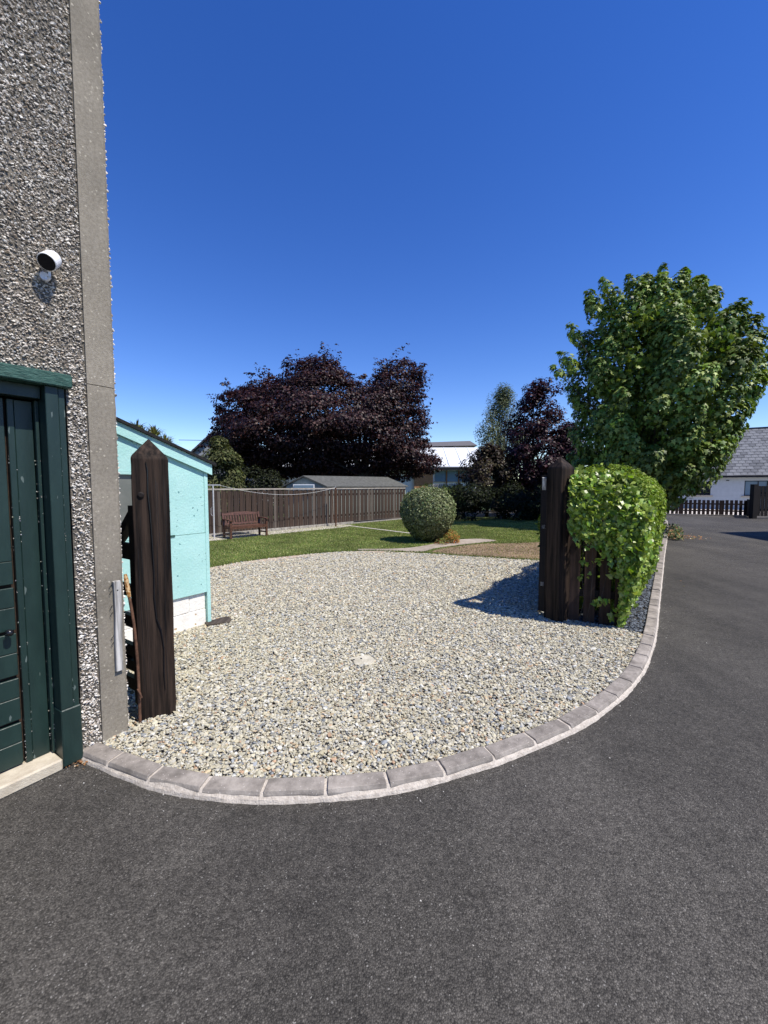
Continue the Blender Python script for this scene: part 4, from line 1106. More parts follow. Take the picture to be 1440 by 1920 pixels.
def small_plant(name, label, cat, c0, r, h, nl, ls, colr, mixc, pm, tm=LEAF_LONG):
    root = thing(name, c0, label, cat)
    a = rng.uniform(0, 6.28, nl); rad = r * np.sqrt(rng.random(nl)); z = h * rng.uniform(.1, 1, nl) * (1 - .5 * (rad / r) ** 2)
    c = np.column_stack([c0[0] + rad * np.cos(a), c0[1] + rad * np.sin(a), c0[2] + z])
    nr = np.column_stack([np.cos(a) * .5, np.sin(a) * .5 - .3, np.ones(nl) * .8]) + .6 * rnd(nl)
    V, F = leaves(c, nr, np.column_stack([np.cos(a), np.sin(a), np.ones(nl)]) + .4 * rnd(nl), ls * (1 + .25 * rng.normal(size=nl)), tm)
    np_mesh('foliage', V, F, 'leafmatt', root, leafcols(nl, len(tm[0]), colr, .25, mixc, pm))
    b = MB()
    for k in range(5): b.tube([(c0[0], c0[1], 0), (c0[0] + r * .4 * math.cos(k * 1.3), c0[1] + r * .4 * math.sin(k * 1.3), h * .6)], .006, 5)
    b.build('stem', 'bark', root)
    return root
small_plant('spiraea_plant', 'small orange and yellow leaved plant at the foot of the round bush', 'plant', (1.78, 10.95, .03), .22, .36, 700, .05, (.26, .22, .05), (.34, .12, .03), .45)
small_plant('weed', 'low weed on the soil at the foot of the round bush', 'plant', (1.50, 10.72, .03), .2, .16, 200, .05, (.16, .17, .05), (.25, .08, .04), .3)
small_plant('verge_plant', 'small sprawling plant at the drive edge past the hedge, with tan leaves', 'plant', (9.15, 13.1, 0.02), .25, .35, 260, .08, (.10, .14, .05), (.4, .25, .12), .25)
small_plant('verge_plant', 'smaller tuft growing from the kerb nearer the hedge end', 'plant', (8.25, 11.75, 0.02), .22, .25, 200, .08, (.10, .14, .05), (.4, .25, .12), .3)

# fallen leaves
def litter(name, label, cx, cy, rx, ry, n, sz, mname='leafmatt', z=.004):
    c = np.column_stack([cx + rng.normal(0, rx, n), cy + rng.normal(0, ry, n), z + rng.uniform(0, .012, n)])
    V, F = leaves(c, rnd(n) * .35 + np.array((0, 0, 1)), rnd(n), sz * (1 + .3 * rng.normal(size=n)), LEAF_Q)
    o = np_mesh(name, V, F, mname, None, leafcols(n, 4, (.34, .17, .075), .3, (.5, .4, .28), .3)); return tag(o, label, 'leaf litter', kind='stuff')
litter('leaf_litter', 'crumbled orange dry leaves where door frame meets kerb', -1.735, 2.255, .045, .028, 260, .014)
litter('leaf_litter', 'tan fallen petals drifting along the drive edge past the hedge', 8.9, 12.7, .35, .45, 260, .045)
litter('leaf_litter', 'pale dry bits on the middle of the far drive', 5.6, 5.2, 1.0, 1.2, 12, .03)

# ------------------------------------------------------------------ trees
def tree(name, label, foot, trunk_r, blobs, per, lsize, tmpl, m, base, mixc, pm, var, limb_from, bark='bark', droop=.5, flat=(1, 1, .8), group=None, outward=.9, nlimb=None, cat='tree', forks=1):
    root = thing(name, foot, label, cat, group)
    f = Vector(foot)
    b = MB()
    tops = []
    for k in range(forks):
        a_ = 6.28 * k / max(forks, 1) + .7; off = Vector((math.cos(a_), math.sin(a_), 0)) * (0 if forks == 1 else trunk_r * 2.2)
        top = f + off * 2.2 + Vector((0, 0, limb_from)); tops.append(top)
        b.tube([f + off * .6 + Vector((0, 0, -.05)), f + off + Vector((.02, 0, limb_from * .5)), top], [trunk_r * 1.3, trunk_r, trunk_r * .85], 10)
    B = np.array(blobs)
    idx = list(range(len(B))); random.shuffle(idx)
    for i in idx[:(nlimb or 60)]:
        c = Vector(B[i, :3]); t0 = min(tops, key=lambda q: (Vector((q.x, q.y, 0)) - Vector((c.x, c.y, 0))).length)
        mid = t0.lerp(c, .5) + Vector((random.uniform(-.2, .2), random.uniform(-.2, .2), random.uniform(0, .12) * (c - t0).length))
        b.tube([t0, t0.lerp(mid, .5) + Vector((0, 0, .05)), mid, mid.lerp(c, .6), c], [trunk_r * .5, trunk_r * .34, trunk_r * .22, trunk_r * .12, .008], 6)
    b.build('trunk', bark, root)
    nb = len(B); cen = B[:, :3].mean(0)
    vol = B[:, 3] ** 2; cnt = np.maximum((per * nb * vol / vol.sum()).astype(int), 5)
    bi = np.repeat(np.arange(nb), cnt); n = len(bi)
    d = norm(rnd(n)); rad = B[bi, 3] * rng.uniform(.25, 1, n) ** .45
    c = B[bi, :3] + d * rad[:, None] * np.array(flat)
    outw = norm(c - cen)
    nr = d * .7 + outw * outward * .5 + np.array((0, 0, .75)) + .38 * rnd(n)
    yx = outw * .5 + np.array((0, 0, -droop)) + .5 * rnd(n)
    V, F = leaves(c, nr, yx, lsize * (1 + .25 * rng.normal(size=n)).clip(.4, 1.8), tmpl)
    np_mesh('crown', V, F, m, root, leafcols(n, len(tmpl[0]), base, var, mixc, pm))
    return root

# big sycamore on the right
SY = Vector((9.35, 14.6, 0)); CX, CY = 9.05, 14.2
def crown_clumps(root, Y0, table, nclump, rc, nheart, rh, per, lsize, tmpl, m, base, mixc, pm, var, depth=.85, up=.8, asp=1.5, shoots=(), gnd=1.0):
    """leaf clumps set round a crown whose left/right extent at each height is known"""
    L_ = [dep(l, py, Y0) for py, l, r in table]; R_ = [dep(r, py, Y0) for py, l, r in table]
    zz = np.array([p.z for p in L_])[::-1]; xl = np.array([p.x for p in L_])[::-1]; xr = np.array([p.x for p in R_])[::-1]
    ext = lambda z: (np.interp(z, zz, xl), np.interp(z, zz, xr))
    xm = float((xl.mean() + xr.mean()) / 2); ry = Vector((xm, Y0)).normalized()      # depth axis of the crown, away from the drive
    def put(lat, dp, cx):
        return cx + lat * ry.y * ry.y + dp * ry.x, Y0 - lat * ry.x * ry.y * 0 + dp * ry.y - lat * ry.x * ry.y
    cl = []
    zmid = zz[0] + (zz[-1] - zz[0]) * .4
    for i in range(nclump):
        z = zz[0] + .15 + (zz[-1] - zz[0] - .25) * (i + random.random()) / nclump
        l, r = ext(z); cx = (l + r) / 2; hw = (r - l) / 2
        a = 2.39996 * i + random.uniform(-.35, .35)
        rc_ = rc * random.uniform(.7, 1.25)
        d = Vector((math.cos(a), math.sin(a), up + 1.6 * max(0, z - zmid) / (zz[-1] - zmid))).normalized()
        hz = math.hypot(d.x, d.y); q = max(hw - rc_ * (asp * hz + (1 - hz)) * random.uniform(.75, 1.1), .05)
        z = max(z - rc_ * asp * d.z * .55, zz[0] + .1)
        X_, Y_ = put(q * math.cos(a), q * depth * (1 - .55 * max(0, (z - zmid) / (zz[-1] - zmid))) * math.sin(a), cx)
        cl.append((X_, Y_, z, rc_, d.x, d.y, d.z))
    for px, py, rr_ in shoots:
        p = dep(px, py, Y0); l, r = ext(min(p.z, zz[-1])); cx = (l + r) / 2
        for dy in (-.12, .55):
            d = Vector(((p.x - cx) * .25, dy * .3, 1)).normalized()
            c_ = p - d * rr_ * asp * 1.0
            cl.append((c_.x + dy * ry.x, Y0 + dy * ry.y, c_.z, rr_, d.x, d.y, d.z))
    cl = np.array(cl); nc = len(cl)
    vol = cl[:, 3] ** 2; cnt = (per * nc * vol / vol.sum()).astype(int); bi = np.repeat(np.arange(nc), cnt); n = len(bi)
    ax = cl[bi, 4:7]; d0 = norm(rnd(n) + ax * .45); rad = rng.uniform(.5, 1.04, n) ** .5; al = (d0 * ax).sum(-1, keepdims=True)
    dd = d0 + ax * al * (asp - 1)                     # stretch along the growth direction
    taper = 1 - .28 * np.clip(al, -1, 1)
    perp = dd - ax * (dd * ax).sum(-1, keepdims=True)
    dd = dd - perp * (1 - taper)
    c = cl[bi, :3] + dd * (rad * cl[bi, 3])[:, None]
    nr = d0 * 1.0 + ax * .25 + np.array((0, 0, .35)) + .33 * rnd(n)
    yx = d0 * .35 + np.array((0, 0, -.9)) + .45 * rnd(n)
    sz = lsize * (1 + .28 * rng.normal(size=n)).clip(.4, 1.8)
    hb = []
    for _ in range(nheart):
        z = random.uniform(zz[0] + .2, zz[-1] - 1.2); l, r = ext(z); hw = max((r - l) / 2 - rc * 1.9, .3); a = random.uniform(0, 6.28); q = hw * math.sqrt(random.random())
        X_, Y_ = put(q * math.cos(a), q * depth * math.sin(a), (l + r) / 2); hb.append((X_, Y_, z))
    hb = np.array(hb); hi = rng.integers(0, nheart, int(per * nheart * .36)); hc = hb[hi] + norm(rnd(len(hi))) * (rh * rng.random(len(hi)) ** .4)[:, None]
    c = np.vstack([c, hc]); nr = np.vstack([nr, rnd(len(hi))]); yx = np.vstack([yx, rnd(len(hi))]); sz = np.r_[sz, np.full(len(hi), lsize * 1.25)]
    ctint = np.r_[(1 + .14 * rng.normal(size=nc))[bi], np.ones(len(hi))]
    V, F = leaves(c, nr, yx, sz, tmpl)
    k = len(tmpl[0])
    np_mesh('crown', V, F, m, root, np.clip(leafcols(len(c), k, base, var, mixc, pm) * np.repeat(ctint, k)[:, None], .001, 1))
    return cl
def trunk_to(root, foot, tr, zfork, cl, nl, m, forks=1):
    f = Vector(foot); b = MB(); tops = []
    for k in range(forks):
        a_ = 6.28 * k / forks + .7; off = Vector((math.cos(a_), math.sin(a_), 0)) * (0 if forks == 1 else tr * 2.2)
        top = f + off * 2.2 + Vector((0, 0, zfork)); tops.append(top)
        b.tube([f + off * .6 + Vector((0, 0, -.05)), f + off + Vector((.03, 0, zfork * .5)), top], [tr * 1.35, tr, tr * .85], 10)
    for i in random.sample(range(len(cl)), min(nl, len(cl))):
        c = Vector(cl[i][:3]); t0 = min(tops, key=lambda q: abs(q.x - c.x)); mid = t0.lerp(c, .45) + Vector((random.uniform(-.15, .15), random.uniform(-.15, .15), .08 * (c - t0).length))
        b.tube([t0, t0.lerp(mid, .5) + Vector((0, 0, .05)), mid, mid.lerp(c, .6), c + Vector(cl[i][4:7]) * cl[i][3]], [tr * .5, tr * .34, tr * .2, tr * .1, .006], 6)
    b.build('trunk', m, root)
syc = thing('sycamore_tree', tuple(SY), 'large leafy green sycamore behind the hedge on the right', 'tree')
SYT = [(520, 1215, 1272), (540, 1165, 1318), (565, 1112, 1345), (590, 1098, 1362), (615, 1075, 1392), (645, 1066, 1412), (690, 1040, 1434), (730, 1046, 1420), (770, 1054, 1404), (805, 1054, 1386), (838, 1052, 1384), (870, 1060, 1348), (900, 1075, 1318), (938, 1190, 1285)]
cl = crown_clumps(syc, 14.2, SYT, 95, .50, 130, .5, 285, .132, LEAF_MAPLE, 'leaf', (.12, .185, .035), (.23, .28, .065), .28, .3, up=.7, asp=1.75,
    shoots=((1098, 560, .24), (1128, 522, .24), (1178, 515, .24), (1212, 512, .21), (1243, 496, .19), (1285, 513, .22), (1340, 538, .3), (1318, 560, .3), (1395, 602, .24), (1360, 585, .28), (1064, 608, .22), (1034, 685, .18), (1050, 660, .26), (1425, 665, .28), (1100, 545, .26), (1150, 540, .28), (1262, 545, .3)))
trunk_to(syc, tuple(SY), .2, 1.6, cl, 45, 'barkdark')

def dome(cx, cy, rx, ry, z0, z1, n, r0, r1, core=.25, power=.75):
    out = []
    for _ in range(n):
        t = random.random() ** .9; z = z0 + (z1 - z0) * t; s_ = max(1 - t ** 2.2, .02) ** power; a = random.uniform(0, 6.283)
        q = random.uniform(.7, 1.0) if random.random() > core else random.uniform(.2, .7)
        q *= 1 + .12 * math.sin(a * 4 + z) + .08 * math.sin(a * 7 - z * 2)
        out.append((cx + rx * s_ * q * math.cos(a), cy + ry * s_ * q * math.sin(a), z, random.uniform(r0, r1)))
    return out
# copper beech behind the fence
BEO = [(400, 845), (404, 806), (416, 784), (410, 758), (422, 738), (444, 730), (470, 722), (490, 702), (515, 712), (532, 708), (545, 690), (565, 676), (592, 668), (612, 668), (636, 676), (648, 702), (672, 716), (698, 716), (712, 700), (728, 682), (748, 668), (766, 674), (782, 690), (792, 708), (796, 735), (790, 757), (800, 775), (806, 795), (796, 808), (800, 826), (816, 845), (832, 868), (818, 888), (760, 905), (700, 900), (600, 902), (500, 905), (430, 895)]
BEW = [(dep(px, py, 26).x, dep(px, py, 26).z) for px, py in BEO]
ns_ = 3400
Q = np.column_stack([rng.uniform(-12, 5, ns_), rng.uniform(1.2, 10.5, ns_)]); Q = Q[inpoly(Q, BEW)]
# distance to outline
E0 = np.array(BEW); E1_ = np.roll(E0, -1, 0)
def dedge(q):
    ab = E1_ - E0; t_ = np.clip(((q - E0) * ab).sum(1) / (ab ** 2).sum(1), 0, 1); return np.sqrt((((E0 + ab * t_[:, None]) - q) ** 2).sum(1)).min()
DE = np.array([dedge(q) for q in Q])
bl = []
for q, de in zip(Q, DE):
    r_ = min(.24 + de * .42, .75)
    if de < .07: continue
    if de < .3: r_ = random.uniform(.14, .26)
    if random.random() > (.9 if de < .7 else .4): continue
    half = min(.4 + de * 1.25, 4.2)
    y_ = 26 + half * random.choice((-1, -1, 1)) * random.random() ** .4
    bl.append((q[0], y_, q[1], r_))
for _ in range(150):
    k_ = random.randrange(len(BEW)); t_ = random.random(); p0 = E0[k_] * (1 - t_) + E1_[k_] * t_
    if p0[1] < 2.6: continue
    dr = np.array([p0[0] + 4.0, (p0[1] - 3.5) * 1.1]); dr = dr / np.linalg.norm(dr); dr = dr + rng.normal(0, .35, 2); y_ = 26 + random.uniform(-2, 2)
    ln = random.uniform(.2, .75)
    for q_ in range(4): bl.append((p0[0] + dr[0] * (ln * q_ / 3 - .3), y_, p0[1] + dr[1] * (ln * q_ / 3 - .3), .2 - .035 * q_))
tree('copper_beech_tree', 'wide dark purple copper beech spreading behind the garden fence', (-1.4, 26.5, 0), .28, bl, 105, .125, LEAF_Q, 'leafdark', (.022, .0105, .0125), (.075, .034, .028), .25, .4, 2.0, 'barkdark', droop=.3, flat=(1.45, 1.2, .55), nlimb=40, forks=3)
# smaller purple tree at right
bl = dome(7.5, 20.5, 1.8, 2.0, 1.2, 6.3, 100, .35, .6) + dome(8.6, 19.5, 1.6, 1.6, .6, 4.2, 50, .4, .6)
for x, z, r_ in ((8.0, 6.6, .25), (7.5, 6.5, .35), (7.0, 6.2, .35), (8.4, 6.2, .4)): bl.append((x, 20.5, z, r_))
tree('purple_plum_tree', 'smaller dark purple leaved tree left of the big sycamore', (6.9, 20.5, 0), .14, bl, 190, .11, LEAF_Q, 'leafdark', (.022, .0095, .015), (.055, .02, .028), .22, .3, 1.2, 'barkdark', droop=.3, nlimb=40)
bl = dome(6.9, 24.5, 2.1, 2.0, 1.0, 7.1, 120, .3, .6, power=.95)
tree('grey_green_tree', 'grey green feathery tree behind the purple tree', (6.6, 24.5, 0), .13, bl, 190, .11, LEAF_LONG, 'leafmatt', (.12, .145, .08), (.19, .21, .12), .25, .35, 1.0, droop=-.4, flat=(.9, .9, 1.3), nlimb=40)
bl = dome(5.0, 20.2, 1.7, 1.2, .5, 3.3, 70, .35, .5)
tree('dark_shrub', 'bronze leaved shrub with colour darkened for the deep shade at the lawn end', (5.0, 20.2, 0), .08, bl, 190, .1, LEAF_Q, 'leafdark', (.028, .018, .014), (.06, .05, .02), .35, .3, .5, 'barkdark', nlimb=20, cat='shrub')  # leaf colour made darker to carry the shade
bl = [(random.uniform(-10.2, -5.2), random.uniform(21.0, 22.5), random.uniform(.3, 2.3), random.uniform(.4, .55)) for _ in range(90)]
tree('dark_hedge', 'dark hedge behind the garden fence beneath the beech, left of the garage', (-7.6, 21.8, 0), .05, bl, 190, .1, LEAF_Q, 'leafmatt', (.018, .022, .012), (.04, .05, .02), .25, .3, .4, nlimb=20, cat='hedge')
# boundary hedge at the lawn end, its shade darkened into the leaf colour
bl = []
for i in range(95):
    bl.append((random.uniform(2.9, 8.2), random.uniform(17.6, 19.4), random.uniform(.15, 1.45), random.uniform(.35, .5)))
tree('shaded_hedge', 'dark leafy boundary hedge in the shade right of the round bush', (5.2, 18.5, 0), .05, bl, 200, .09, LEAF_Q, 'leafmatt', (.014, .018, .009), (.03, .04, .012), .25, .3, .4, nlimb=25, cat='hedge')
bl = [(random.uniform(1.4, 4.4), random.uniform(19.8, 21.0), random.uniform(.3, 1.4), random.uniform(.3, .45)) for _ in range(45)]
tree('back_shrub', 'sunlit green shrubs behind the round bush at the fence end', (2.9, 20.4, 0), .05, bl, 190, .09, LEAF_Q, 'leafmatt', (.07, .10, .025), (.12, .15, .04), .25, .3, .4, nlimb=20, cat='shrub')
# shrub left of the beech, above the fence
bl = dome(-6.75, 17.2, .95, 1.1, .6, 3.35, 55, .3, .45)
tree('olive_shrub', 'olive green shrub rising above the fence beside the shed roof', (-6.9, 17.2, 0), .08, bl, 190, .12, LEAF_LONG, 'leafmatt', (.07, .08, .03), (.14, .15, .06), .25, .35, .6, nlimb=20, cat='shrub')
bl = dome(-12.9, 20.0, 1.2, 1.2, 1.0, 4.4, 30, .3, .5)
tree('dark_conifer', 'dark treetop just showing behind the high end of the shed roof', (-12.9, 20.0, 0), .1, bl, 150, .12, LEAF_LONG, 'leafmatt', (.04, .05, .02), (.07, .08, .03), .25, .3, .8, nlimb=15)

# cabbage palm above the shed roof
pal_root = thing('cabbage_palm', (-9.0, 15.2, 0), 'spiky cabbage palm showing above the shed roof', 'palm')
MB().tube([(-9.0, 15.2, 0), (-8.85, 15.2, 1.5), (-8.7, 15.2, 3.3)], [.14, .11, .09], 8).build('trunk', 'bark', pal_root)
n = 620
hx_ = np.array([(-8.95, 15.2, 3.45), (-8.35, 15.3, 3.3), (-8.6, 15.0, 3.2), (-8.0, 15.3, 3.0)])[rng.integers(0, 4, n)]
d = norm(rnd(n) + np.array((0, 0, .35))); L_ = rng.uniform(.4, .75, n)
V = []; 
sd = norm(np.cross(d, np.array((0, 0, 1.0)))) * .022
tip = hx_ + d * L_[:, None] + np.array((0, 0, -1.0)) * (L_ ** 2 * .35)[:, None]
mid = hx_ + d * (L_ * .55)[:, None]
V = np.stack([hx_ - sd * .5, hx_ + sd * .5, mid + sd, tip, mid - sd], 1).reshape(-1, 3)
F = (np.arange(n) * 5)[:, None, None] + np.array([(0, 1, 2), (0, 2, 4), (4, 2, 3)])[None]
np_mesh('crown', V, F.reshape(-1, 3), 'leafmatt', pal_root, leafcols(n, 5, (.12, .13, .06), .25, (.3, .26, .13), .3))

# ------------------------------------------------------------------ buildings beyond
def frame(o, ang):
    c_, s_ = math.cos(ang), math.sin(ang); o = Vector(o)
    return lambda x, y, z: (o.x + c_ * x - s_ * y, o.y + s_ * x + c_ * y, o.z + z)
def gabled(root, fr, L_, Wd, eave, ridge, wallm, roofm, over=.2, thick=.06):
    """x along the ridge, y across"""
    b = MB(); V = [fr(0, 0, 0), fr(L_, 0, 0), fr(L_, Wd, 0), fr(0, Wd, 0), fr(0, 0, eave), fr(L_, 0, eave), fr(L_, Wd, eave), fr(0, Wd, eave), fr(0, Wd / 2, ridge), fr(L_, Wd / 2, ridge)]
    b.add(V, [(0, 1, 5, 4), (2, 3, 7, 6), (1, 2, 6, 9, 5), (3, 0, 4, 8, 7), (4, 5, 9, 8), (6, 7, 8, 9), (3, 2, 1, 0)]); b.build('wall', wallm, root)
    b = MB(); sl_ = (ridge - eave) / (Wd / 2)
    for sg in (0, 1):
        y0 = -over if sg == 0 else Wd + over; z0 = eave - over * sl_ + .015
        A = [fr(-over, y0, z0), fr(L_ + over, y0, z0), fr(L_ + over, Wd / 2, ridge + .015), fr(-over, Wd / 2, ridge + .015)]
        Bt = [tuple(Vector(p) + Vector((0, 0, thick))) for p in A]
        b.add(A + Bt, [(0, 1, 2, 3), (7, 6, 5, 4), (0, 4, 5, 1), (1, 5, 6, 2), (2, 6, 7, 3), (3, 7, 4, 0)])
    return b.build('roof', roofm, root)

# grey-green garage behind the fence
gb = thing('garage', (-4.1, 19.5, 0), 'low grey green garage with pitched felt roof behind the fence', 'garage')
fr_ = frame((-4.55, 19.9, 0), R(-4))
b = MB()
V = [(-4.6, 19.6, 0), (-2.65, 19.6, 0), (-2.65, 19.6, 1.50), (-3.72, 19.6, 2.0), (-4.6, 19.6, 1.58), (-3.9, 25, 0), (1.0, 24.0, 0), (1.0, 24.0, 1.5), (-.3, 24.5, 2.0)]
# gable facing the camera, ridge running back to the right
gA = [(-4.62, 19.6), (-2.70, 19.4)]; rd = Vector((3.9, 3.6, 0))
P0 = Vector((-4.62, 19.7, 0)); P1 = Vector((-2.68, 19.5, 0)); Pm = Vector((-3.70, 19.6, 0))
z_ = lambda p, h: tuple(p + Vector((0, 0, h)))
b.add([z_(P0, 0), z_(P1, 0), z_(P1, 1.5), z_(Pm, 1.95), z_(P0, 1.52), z_(P0 + rd, 0), z_(P1 + rd, 0), z_(P1 + rd, 1.5), z_(Pm + rd, 1.95), z_(P0 + rd, 1.52)],
      [(0, 1, 2, 3, 4), (9, 8, 7, 6, 5), (1, 6, 7, 2), (0, 4, 9, 5), (2, 7, 8, 3), (3, 8, 9, 4)]); b.build('wall', 'shedgreen', gb)
b = MB(); e_ = Vector((.12, -.02, 0)); fwd_ = -rd.normalized() * .12
for (p, q, hp_, hq) in ((P1 + e_, Pm, 1.46, 1.96), (P0 - e_, Pm, 1.46, 1.96)):
    A = [z_(p + fwd_, hp_), z_(p + rd, hp_), z_(q + rd, hq), z_(q + fwd_, hq)]; Bt = [tuple(Vector(v) + Vector((0, 0, .05))) for v in A]
    b.add(A + Bt, [(0, 1, 2, 3), (7, 6, 5, 4), (0, 4, 5, 1), (1, 5, 6, 2), (2, 6, 7, 3), (3, 7, 4, 0)])
b.build('roof', 'shedroof', gb)
MB().box(-4.25, -3.25, 19.52, 19.6, 1.30, 1.60, lambda x, y, z: (x, y - .03, z)).build('window_frame', 'whitewall', gb)
MB().box(-4.2, -3.3, 19.45, 19.485, 1.33, 1.56).build('window_pane', 'glassblue', gb)

# parasol: small pale canopy in front of the garage
# low white building with translucent roof far behind
lb = thing('long_building', (3, 36, 0), 'long low building with glaring white roof and brown framed windows beyond the garden', 'building')
b = MB(); b.box(-15, 8.5, 36, 46, 0, 3.1); b.build('wall', 'whitewall', lb)
b = MB(); b.add([(-15.3, 35.4, 3.1), (8.8, 35.4, 3.05), (8.8, 39.4, 5.0), (-15.3, 39.4, 4.95), (-15.3, 35.4, 3.2), (8.8, 35.4, 3.15), (8.8, 39.4, 5.1), (-15.3, 39.4, 5.05)], [(0, 1, 2, 3), (7, 6, 5, 4), (0, 4, 5, 1), (1, 5, 6, 2), (2, 6, 7, 3), (3, 7, 4, 0)])
b.build('white_roof', 'polyroof', lb)
for k in range(21):
    x = -14.6 + k * 1.12
    b = MB(); b.beam((x, 35.4, 3.215), (x, 39.4, 5.115), .04, .03); b.build('roof_seam', 'polyroof', lb)
b = MB(); b.add([(-15.3, 39.45, 4.85), (8.8, 39.45, 5.3), (8.8, 43, 6.1), (-15.3, 43, 5.3), (-15.3, 48, 4.8), (8.8, 48, 5.0)], [(0, 1, 2, 3), (3, 2, 5, 4), (0, 3, 4), (1, 5, 2), (0, 4, 5, 1)]); b.build('grey_roof', 'rooftile', lb)
MB().box(-15, 8.8, 35.3, 35.42, 2.85, 3.09).build('gutter', 'gutter', lb)
MB().box(2.6, 4.2, 35.75, 35.99, 0, 2.84).build('brick_pier', 'brick', lb)
for k in range(5):
    x = 4.4 + k * 1.05
    MB().box(x, x + .92, 35.93, 35.98, 1.9, 2.8).build('window_pane', 'glassblue', lb)
    MB().box(x + .93, x + 1.04, 35.86, 35.985, 1.5, 2.84).build('window_frame', 'brownframe', lb)
MB().box(4.3, 9.7, 35.88, 35.985, 1.82, 1.89).build('window_sill', 'caprail', lb)

lf = thing('lattice_fence', (3.0, 26, 0), 'small grey weathered paling fence behind the round bush', 'fence')
for k in range(17):
    MB().box(2.75 + k * .13, 2.75 + k * .13 + .105, 26, 26.03, .2, 1.62 + .02 * (k % 3)).build('board', 'oldboard', lf)
for z in (.5, 1.4): MB().box(2.75, 4.96, 26.035, 26.08, z, z + .08).build('rail', 'oldboard', lf)

# grey gable house far left
hl = thing('gable_house', (-14, 30, 0), 'pale grey gabled house partly hidden behind the beech', 'house')
b = MB()
gx = [-14.2, -10.2, -12.05]
V = [(-14.2, 30, 0), (-9.6, 30, 0), (-9.6, 30, 3.2), (-12.0, 30, 5.35), (-14.2, 30, 3.4), (-14.2, 40, 0), (-9.6, 40, 0), (-9.6, 40, 3.2), (-12.0, 40, 5.35), (-14.2, 40, 3.4)]
b.add(V, [(0, 1, 2, 3, 4), (9, 8, 7, 6, 5), (1, 6, 7, 2), (0, 4, 9, 5), (2, 7, 8, 3), (3, 8, 9, 4)]); b.build('wall', 'housegrey', hl)
b = MB()
for sg, (x_, z_e) in enumerate(((-14.5, 3.13), (-9.3, 2.93))):
    A = [(x_, 29.7, z_e), (x_, 40, z_e), (-12.0, 40, 5.37), (-12.0, 29.7, 5.37)]; Bt = [(p[0], p[1], p[2] + .13) for p in A]
    b.add(A + Bt, [(0, 1, 2, 3), (7, 6, 5, 4), (0, 4, 5, 1), (1, 5, 6, 2), (2, 6, 7, 3), (3, 7, 4, 0)])
b.build('roof', 'slate3', hl)
MB().box(-11.7, -10.9, 29.93, 29.99, 3.2, 4.0).build('window', 'whitewall', hl)

tag(MB().tube([(-22, 45, 6.4), (-17, 45, 6.33), (-12, 45, 6.5)], .03, 5).build('overhead_wire', 'gutter'), 'thin overhead wire crossing the sky above the shed roof', 'wire')

# bungalow with slate roof on the right
bg_ = thing('bungalow', (20.6, 27, 0), 'pale blue grey bungalow with grey slate roof at the end of the drive', 'house')
HX0, HX1, HY, EZ = 16.2, 34.0, 27.0, 2.14
wins = [(20.1, 21.05, 0.92, 1.80), (22.7, 23.8, .90, 1.84)]
b = MB(); xs = HX0
def wallseg(x0, x1, z0, z1): b.box(x0, x1, HY, HY + .3, z0, z1)
for (w0, w1, z0, z1) in wins:
    wallseg(xs, w0, 0, EZ); wallseg(w0, w1, 0, z0); wallseg(w0, w1, z1, EZ); xs = w1
wallseg(xs, HX1, 0, EZ)
b.box(HX0, HX0 + .3, HY + .301, HY + 8, 0, EZ); b.box(HX1 - .3, HX1, HY + .301, HY + 8, 0, EZ); b.box(HX0, HX1, HY + 8.001, HY + 8.3, 0, EZ)
b.add([(HX0, HY + .15, EZ), (HX0, HY + 8.1, EZ), (HX0, HY + 4.15, 5.4), (HX0 + .2, HY + .15, EZ), (HX0 + .2, HY + 8.1, EZ), (HX0 + .2, HY + 4.15, 5.4)], [(0, 1, 2), (5, 4, 3), (0, 3, 4, 1), (1, 4, 5, 2), (2, 5, 3, 0)])
b.build('wall', 'bluegrey', bg_)
for i, (w0, w1, z0, z1) in enumerate(wins):
    fw = MB()
    fw.box(w0, w1, HY + .08, HY + .14, z0, z0 + .05); fw.box(w0, w1, HY + .08, HY + .14, z1 - .05, z1)
    fw.box(w0, w0 + .05, HY + .08, HY + .14, z0 + .05, z1 - .05); fw.box(w1 - .05, w1, HY + .08, HY + .14, z0 + .05, z1 - .05)
    if i: fw.box(w0 + .62, w0 + .67, HY + .08, HY + .14, z0 + .05, z1 - .05)
    wn = fw.build('window', 'gutter', bg_)
    MB().box(w0 + .05, w1 - .05, HY + .10, HY + .12, z0 + .05, z1 - .05).build('pane', 'glassblue' if i else 'glassdark', wn)
    MB().box(w0 - .12, w1 + .12, HY - .08, HY - .001, z0 - .09, z0 - .005).build('sill', 'step', wn)
MB().box(21.8, 21.95, HY - .03, HY - .001, 1.83, 1.88).build('vent', 'gutter', bg_)
MB().box(HX0 - .2, HX1 + .2, HY - .32, HY - .2, EZ - .10, EZ + .0).build('gutter', 'gutter', bg_)
MB().box(HX0 - .2, HX1 + .2, HY - .2, HY, EZ - .06, EZ - .001).build('soffit', 'gutter', bg_)
RY, RZ = HY + 4.15, 5.45
b = MB(); b.add([(HX0 - .25, HY - .3, EZ), (HX1 + .2, HY - .3, EZ), (HX1 + .2, RY, RZ - .03), (HX0 - .25, RY, RZ - .03), (HX0 - .25, HY + 8.6, EZ), (HX1 + .2, HY + 8.6, EZ)], [(0, 1, 2, 3), (3, 2, 5, 4), (0, 3, 4), (1, 5, 2), (0, 4, 5, 1)]); rf = b.build('roof', 'slate3', bg_)
sd_ = Vector((0, RY - HY + .3, RZ - .03 - EZ)); rl = sd_.length; su = sd_.normalized(); sn = Vector((0, -su.z, su.y))
if sn.z < 0: sn = -sn
rows = 17; rh = rl / rows; swd = .34
srest = MB(); smesh = {}
x = HX0 - .2
